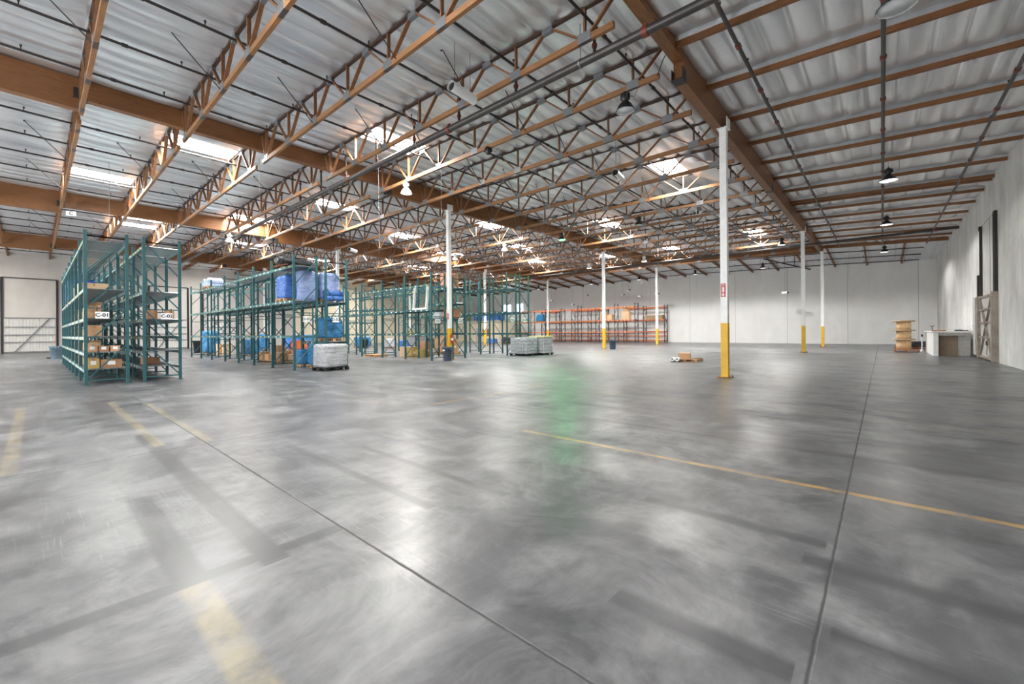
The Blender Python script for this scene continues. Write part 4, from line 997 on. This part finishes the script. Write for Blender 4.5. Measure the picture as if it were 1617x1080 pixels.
load(-30.5, 23.6, 0, 1.2, 1.0, 1.0, 'wblack', 'black wrapped load far behind the E racks', 0, 'pallet', 27, lump=.05)
load(-44.0, 14, 0, 1.6, 1.2, 1.5, 'wblue', 'blue wrapped load left of the far D rack end', 0, 'pallet', 28, lump=.05)
load(-42.0, 16, 0, 1.6, 1.2, 1.3, 'wroyal', 'royal blue wrapped load behind the D racks', 0, 'pallet', 29, lump=.05)
load(-39.3, 16.5, 0, 1.4, 1.2, 1.4, 'wblue', 'blue wrapped load nearest the yellow column foot behind D racks', 0, 'pallet', 30, lump=.05)
# floor clutter beyond the F racks
load(-35.5, 36.5, 0, 1.4, 1.0, .7, 'wroyal', 'low blue wrapped load on the floor before the cream office', 0, 'pallet', 31, lump=.05)
load(-33.5, 37.5, 0, 1.6, 1.0, .9, 'wblack', 'black covered heap on the floor before the cream office', 0, 'palletdark', 32, lump=.12)
load(-29.8, 38.5, 0, 1.5, 1.0, .7, 'card', 'brown covered heap on the floor before the cream office', 0, 'palletdark', 33, lump=.06)

# --- cream office block in the far left corner
r_ = thing('site_office', 'cream walled site office in the far left corner', 'office', (-50, 46, 0))
b_ = MB(); b_.box(-6.95, 0, 0, 6.9, 5.0, 3.1); b_.build('wall', M['cream'], r_)
b_ = MB(); b_.box(-6.95, -.15, 3.1, 7.05, 5.0, 3.28); b_.build('roof', M['greyboard'], r_)
b_ = MB(); b_.box(2.0, -.06, .002, 3.0, -.002, 2.1); b_.build('door', M['greyboard'], r_)
b_ = MB(); b_.box(3.4, -.05, .9, 4.9, -.002, 2.0); b_.build('notice_board', M['carddark'], r_)
for i in range(7): barrel(-48.6 + .95 * i, 46.6, 3.282, 'blue barrel on the cream office roof, %s from the left' % ORD[i], r=.36, h=.95)
for i, (x0, x1) in enumerate(((-48.6, -47.0), (-46.0, -44.3))):
    r_ = thing('window_%d' % (i + 1), None, None, (x0, YF - .02, 4.6)); r_['kind'] = 'structure'
    b_ = MB(); b_.box(0, -.03, 0, x1 - x0, .0, 1.5); b_.build('pane', M['window'], r_)
    b_ = MB()
    for (a, c, d, e) in ((0, x1 - x0, -.06, 0), (0, x1 - x0, 1.5, 1.56), (-.06, 0, -.06, 1.56), (x1 - x0, x1 - x0 + .06, -.06, 1.56), ((x1 - x0) / 2 - .02, (x1 - x0) / 2 + .02, 0, 1.5)): b_.box(a, -.06, d, c, -.0305, e)
    b_.build('frame', M['greyboard'], r_)

# --- orange rack goods
load(-37.9, 49.5, 2.92, 1.3, .9, 1.1, 'wblue', 'dark blue covered load on the front orange rack', seed=51, lump=.08, taper=.25)
for i, (x, z0, a, h, mm) in enumerate(((-26.45, 2.9, .7, .7, 'cardpale'), (-27.3, 2.9, .9, .95, 'card'), (-24.25, 2.9, 1.0, 1.0, 'cardpale'), (-24.2, 3.905, .6, .55, 'card'))):
    carton(x, 49.5, z0 + .02, a, .7, h, 'carton stack piece on front orange rack, %s' % ('leftmost', 'second from the left', 'large lower one at right', 'small upper one at right')[i], mm, 0, True, None, 'cartons on the front orange rack')
r_ = thing('timber_bundle', 'bundle of grey planks on the rear orange rack', 'timber', (-21.8, 52.5, 2.92))
for k in range(6):
    b_ = MB(); b_.box(-1.1, -.4 + .27 * (k % 3), .3 * (k // 3), 1.1, -.18 + .27 * (k % 3), .26 + .3 * (k // 3)); b_.build('plank', M['flange'], r_)

# ------------------------------------------------------------------ left wall roll doors
def dock_door(i, y0, y1, detail=True):
    r_ = thing('door_%d' % i, None, None, (XL, y0, 0)); r_['kind'] = 'structure'; w = y1 - y0
    b_ = MB(); n_ = 32
    pts = [(.05 + (.02 if k % 2 else 0), w * k / n_) for k in range(n_ + 1)]
    vs_ = [(x, y, .06) for x, y in pts] + [(x, y, 3.14) for x, y in pts]
    b_.add(vs_, [(k, k + 1, n_ + k + 2, n_ + k + 1) for k in range(n_)]); b_.build('panel', M['offwhite'], r_)
    b_ = MB()
    for z in (.1, .95, 1.6, 2.3, 3.1): b_.box(.075, .05, z - .035, .13, w - .05, z + .035)
    b_.bar((.11, w * .2, .1), (.11, w * .87, 3.1), .06, .12, (1, 0, 0)); b_.build('door_bracing', M['galv'], r_)
    b_ = MB()
    for y in (-.08, w + .08): b_.box(.0, y - .07, 0, .16, y + .07, 6.6)
    b_.build('track', M['black'], r_)
    b_ = MB(); b_.tube((.1, -.05, 6.6), (.1, w + .05, 6.6), .04, 8); b_.build('torsion_shaft', M['rod'], r_)
dock_door(1, -1.8, 1.3); dock_door(2, 7.9, 11.0); dock_door(3, 12.5, 15.6)
# counterbalanced door on the right wall
r_ = thing('door_4', None, None, (XR, 27.3, 0)); r_['kind'] = 'structure'; w = 3.3
b_ = MB(); b_.box(-.09, 0, .05, -.03, w, 3.0); b_.build('panel', M['greyboard'], r_)
b_ = MB()
for z in (.12, 1.05, 1.75, 2.35, 2.95): b_.box(-.15, 0, z - .045, -.09, w, z + .045)
b_.bar((-.13, .15, .15), (-.13, w - .25, 2.9), .05, .09, (1, 0, 0)); b_.bar((-.12, w - .15, .15), (-.12, .25, 2.9), .05, .09, (1, 0, 0)); b_.build('door_bracing', M['greyrust'], r_)
b_ = MB(); b_.box(-.2, -.28, .02, -.002, -.02, 3.05); b_.box(-.2, w + .02, .02, -.002, w + .2, 3.05); b_.build('guard', M['greyrust'], r_)
b_ = MB()
for y in (-.22, .05): b_.box(-.1, y - .045, 3.05, -.01, y + .045, 6.4)
b_.box(-.1, -.26, 6.4, -.01, .1, 6.5)
b_.box(-.1, w + .06, 3.05, -.01, w + .15, 6.35); b_.box(-.14, w + .3, 3.0, -.01, w + .55, 4.1); b_.build('track', M['rod'], r_)
b_ = MB(); b_.box(-.24, w + .25, .15, -.01, w + .9, 3.0); b_.build('weight_box', M['greyboard'], r_)
b_ = MB(); b_.tube((-.08, -.1, 6.42), (-.08, w + .1, 6.4), .008, 5); b_.tube((-.12, w + .1, 6.35), (-.02, w + .1, 6.35), .12, 14)
b_.tube((-.06, w * .3, 3.0), (-.06, w * .3 + .05, 6.4), .006, 5); b_.build('lift_cable', M['rod'], r_)
b_ = MB(); b_.cbox(-.14, 1.2, .8, .08, .16, .2); b_.path([(-.14, 1.2, .7), (-.2, .9, .3), (-.14, .5, .2), (-.14, .2, .25)], .012, 6); b_.build('lock_and_chain', M['black'], r_)

# ------------------------------------------------------------------ right side: counter, spool, small pieces
r_ = thing('plywood_counter', 'white plywood counter box with open brown front by the right wall', 'counter', (2.1, 32.0, 0))
b_ = MB(); b_.box(-.02, 0, .002, .05, 5.3, 1.27); b_.build('side_panel', M['white'], r_)
b_ = MB(); b_.box(-.02, -.06, .002, .17, 0, 1.24); b_.build('corner_post', M['white'], r_)
b_ = MB(); b_.box(-.1, -.12, 1.28, 1.38, 5.35, 1.33); b_.build('worktop', M['white'], r_)
b_ = MB(); b_.box(.051, .5, .002, .95, .54, 1.1); b_.build('front_board', M['chip'], r_)
b_ = MB(); b_.box(.99, .5, .002, 1.4, .54, 1.1); b_.build('front_board', M['greyboard'], r_)
b_ = MB(); b_.box(.05, .1, 1.1, 1.38, .16, 1.26); b_.box(.95, .46, .002, .99, .54, 1.1); b_.build('rail', M['greyboard'], r_)
for i, (x, y, sx, sy, sz, mm, lab) in enumerate(((2.3, 32.5, .4, .3, .06, 'palletdark', 'reddish brown board piece on the counter top, front left'), (2.6, 33.2, .5, .3, .07, 'carddark', 'flat dark carton on the counter top, middle'),
                                               (2.72, 32.2, .25, .25, .05, 'paper', 'grey paper bundle on the counter top, front'), (3.05, 32.4, .3, .4, .08, 'binblue', 'dark blue folded cloth on the counter top'), (3.33, 32.85, .25, .3, .05, 'black', 'black folded sheet at the right edge of the counter top'))):
    b_ = blob(sx, sy, sz, 60 + i, lump=.01, r=.02); o = b_.build('counter_item', M[mm], None, (x, y, 1.332)); o.name = ('board_piece', 'flat_carton', 'paper_bundle', 'folded_cloth', 'folded_sheet')[i]; tag(o, lab, ('board', 'box', 'paper', 'cloth', 'sheet')[i])
r_ = thing('desk_fan', 'small dark metal fixture standing on the back of the counter top', 'fixture', (2.35, 36.8, 1.332)); r_.name = 'metal_fixture'
b_ = MB(); b_.tube((0, 0, 0), (0, 0, .28), .02, 8); b_.build('stem', M['rod'], r_); b_ = MB(); b_.bar((-.12, 0, .28), (.1, 0, .31), .03, .04); b_.build('head', M['rust'], r_)
r_ = thing('tool_bar', 'black electric box with a cable low on the right wall', 'electric box', (XR - .07, 31.9 - .2, .45)); r_.name = 'electric_box'
b_ = MB(); b_.box(-.05, -.1, 0, .068, .1, .3); b_.build('case', M['black'], r_)
b_ = MB(); b_.path([(0, -.1, .05), (-.02, -.4, -.15), (-.02, -.8, -.05)], .014, 6); b_.build('cable', M['rod'], r_)
r_ = thing('leaning_pipe', 'thin metal bars leaning on the right wall beside the counter', 'bar', (3.45, 31.9, 0)); r_.name = 'leaning_bars'
for k in range(2): b_ = MB(); b_.tube((-.05 + .12 * k, -.1, .01), (.2, .0 + .1 * k, .85), .015, 6); b_.build('bar', M['galv'], r_)

r_ = thing('wooden_pallet', 'reddish wooden pallet beneath the cable spool', 'pallet', (1.2, 36.9, 0), .0)
for k in range(6): b_ = MB(); b_.box(-.62, -.6 + .21 * k, .1, .55, -.45 + .21 * k, .125); b_.build('board', M['palletdark'], r_)
for k in range(3): b_ = MB(); b_.box(-.6 + .55 * k, -.6, .002, -.52 + .55 * k, .6, .099); b_.build('stringer', M['palletdark'], r_)
r_ = thing('cable_spool', 'tall pale wooden cable spool with three flanges on a pallet', 'cable spool', (1.05, 36.9, .127))
zz = [(.0, .62), (.705, 1.2), (1.285, 1.8)]
for z0, z1 in zz:
    b_ = MB(); b_.lathe([(0, z0), (.36, z0), (.36, z1), (0, z1)], n=24); b_.build('drum', M['spool'], r_)
for z in (.62, 1.2, 1.8):
    b_ = MB(); b_.lathe([(0, z), (.55, z), (.555, z + .04), (.55, z + .085), (0, z + .085)], n=28); b_.build('flange', M['flange'], r_)
b_ = MB(); b_.bar((-.2, -.37, 1.15), (.1, -.375, .95), .04, .02); b_.build('wedge', M['flange'], r_)
pallet(1.9, 43.0, 0, 'dark pallet heap behind the cable spool near the far wall', .2, 2.2, 1.4, 'palletdark')
load(1.8, 43.0, .14, 1.8, 1.1, .4, 'wblack', 'dark scrap heap lying on the pallet behind the cable spool', .2, None, 71, lump=.14)
r_ = thing('floor_post', 'thin white pipe stub standing behind the cable spool', 'pipe', (1.95, 38.0, 0)); r_.name = 'pipe_stub'
b_ = MB(); b_.tube((0, 0, .0), (0, 0, .95), .035, 10); b_.build('pipe', M['white'], r_); b_ = MB(); b_.tube((0, 0, .95), (0, 0, 1.1), .045, 8); b_.build('cap', M['rod'], r_)
b_ = MB(); b_.tube((0, 0, .001), (0, 0, .14), .11, 14, .05); b_.build('foot', M['white'], r_)

# --- pallet with crates on open floor
pallet(-7.05, 20.95, 0, 'pale wooden pallet alone on the open floor', .06, 1.05, 1.15, 'pallet')
carton(-7.2, 20.85, .14, .5, .75, .26, 'brown carton on the lone pallet in the open floor', 'card', .25, True, True)
r_ = thing('steel_bracket', 'white double tube bracket at the front of the lone pallet', 'bracket', (-7.38, 20.12, 0), .06)
for k in (-1, 1):
    b_ = MB(); b_.tube((.11 * k, .12, .13), (.11 * k, -.12, .13), .095, 16); b_.build('tube', M['white'], r_)
    b_ = MB(); b_.tube((.11 * k, -.12, .14), (.11 * k, -.124, .14), .04, 12); b_.build('dark_mouth', M['black'], r_)
    b_ = MB(); b_.box(.11 * k - .08, -.1, .001, .11 * k + .08, .1, .04); b_.build('foot', M['black'], r_)
b_ = MB(); b_.bar((-6.72, 20.65, .16), (-6.62, 21.35, .16), .1, .035); tag(b_.build('metal_bar', M['galv']), 'grey metal bar lying on the lone pallet', 'bar')

# diagonal pipe run and its braces in the far bay
r_ = thing('pipe_run', 'dark diagonal pipe with short braces under the roof near the far wall', 'pipe', (-6.5, 46.4, 0))
b_ = MB(); b_.path([(-2.0, 0, 8.3), (1.7, 0, 6.9)], .06, 8); b_.build('pipe', M['blackpipe'], r_)
for x, z in ((-.3, 7.66), (.5, 7.36)):
    b_ = MB(); b_.tube((x, 0, z), (x, 0, roof2(x - 6.5, 46.4) - .16), .03, 6); b_.build('brace', M['blackpipe'], r_)

r_ = thing('power_cable', 'black cable looping from the right beam down to a truss end', 'cable', (-4.0, 10.55, 8.5))
b_ = MB(); b_.path([(0, 0, 0), (-.12, .03, -.12), (-.22, .06, -.3), (-.3, .1, -.42), (-.45, .14, -.36)], .012, 6); b_.build('cord', M['black'], r_)
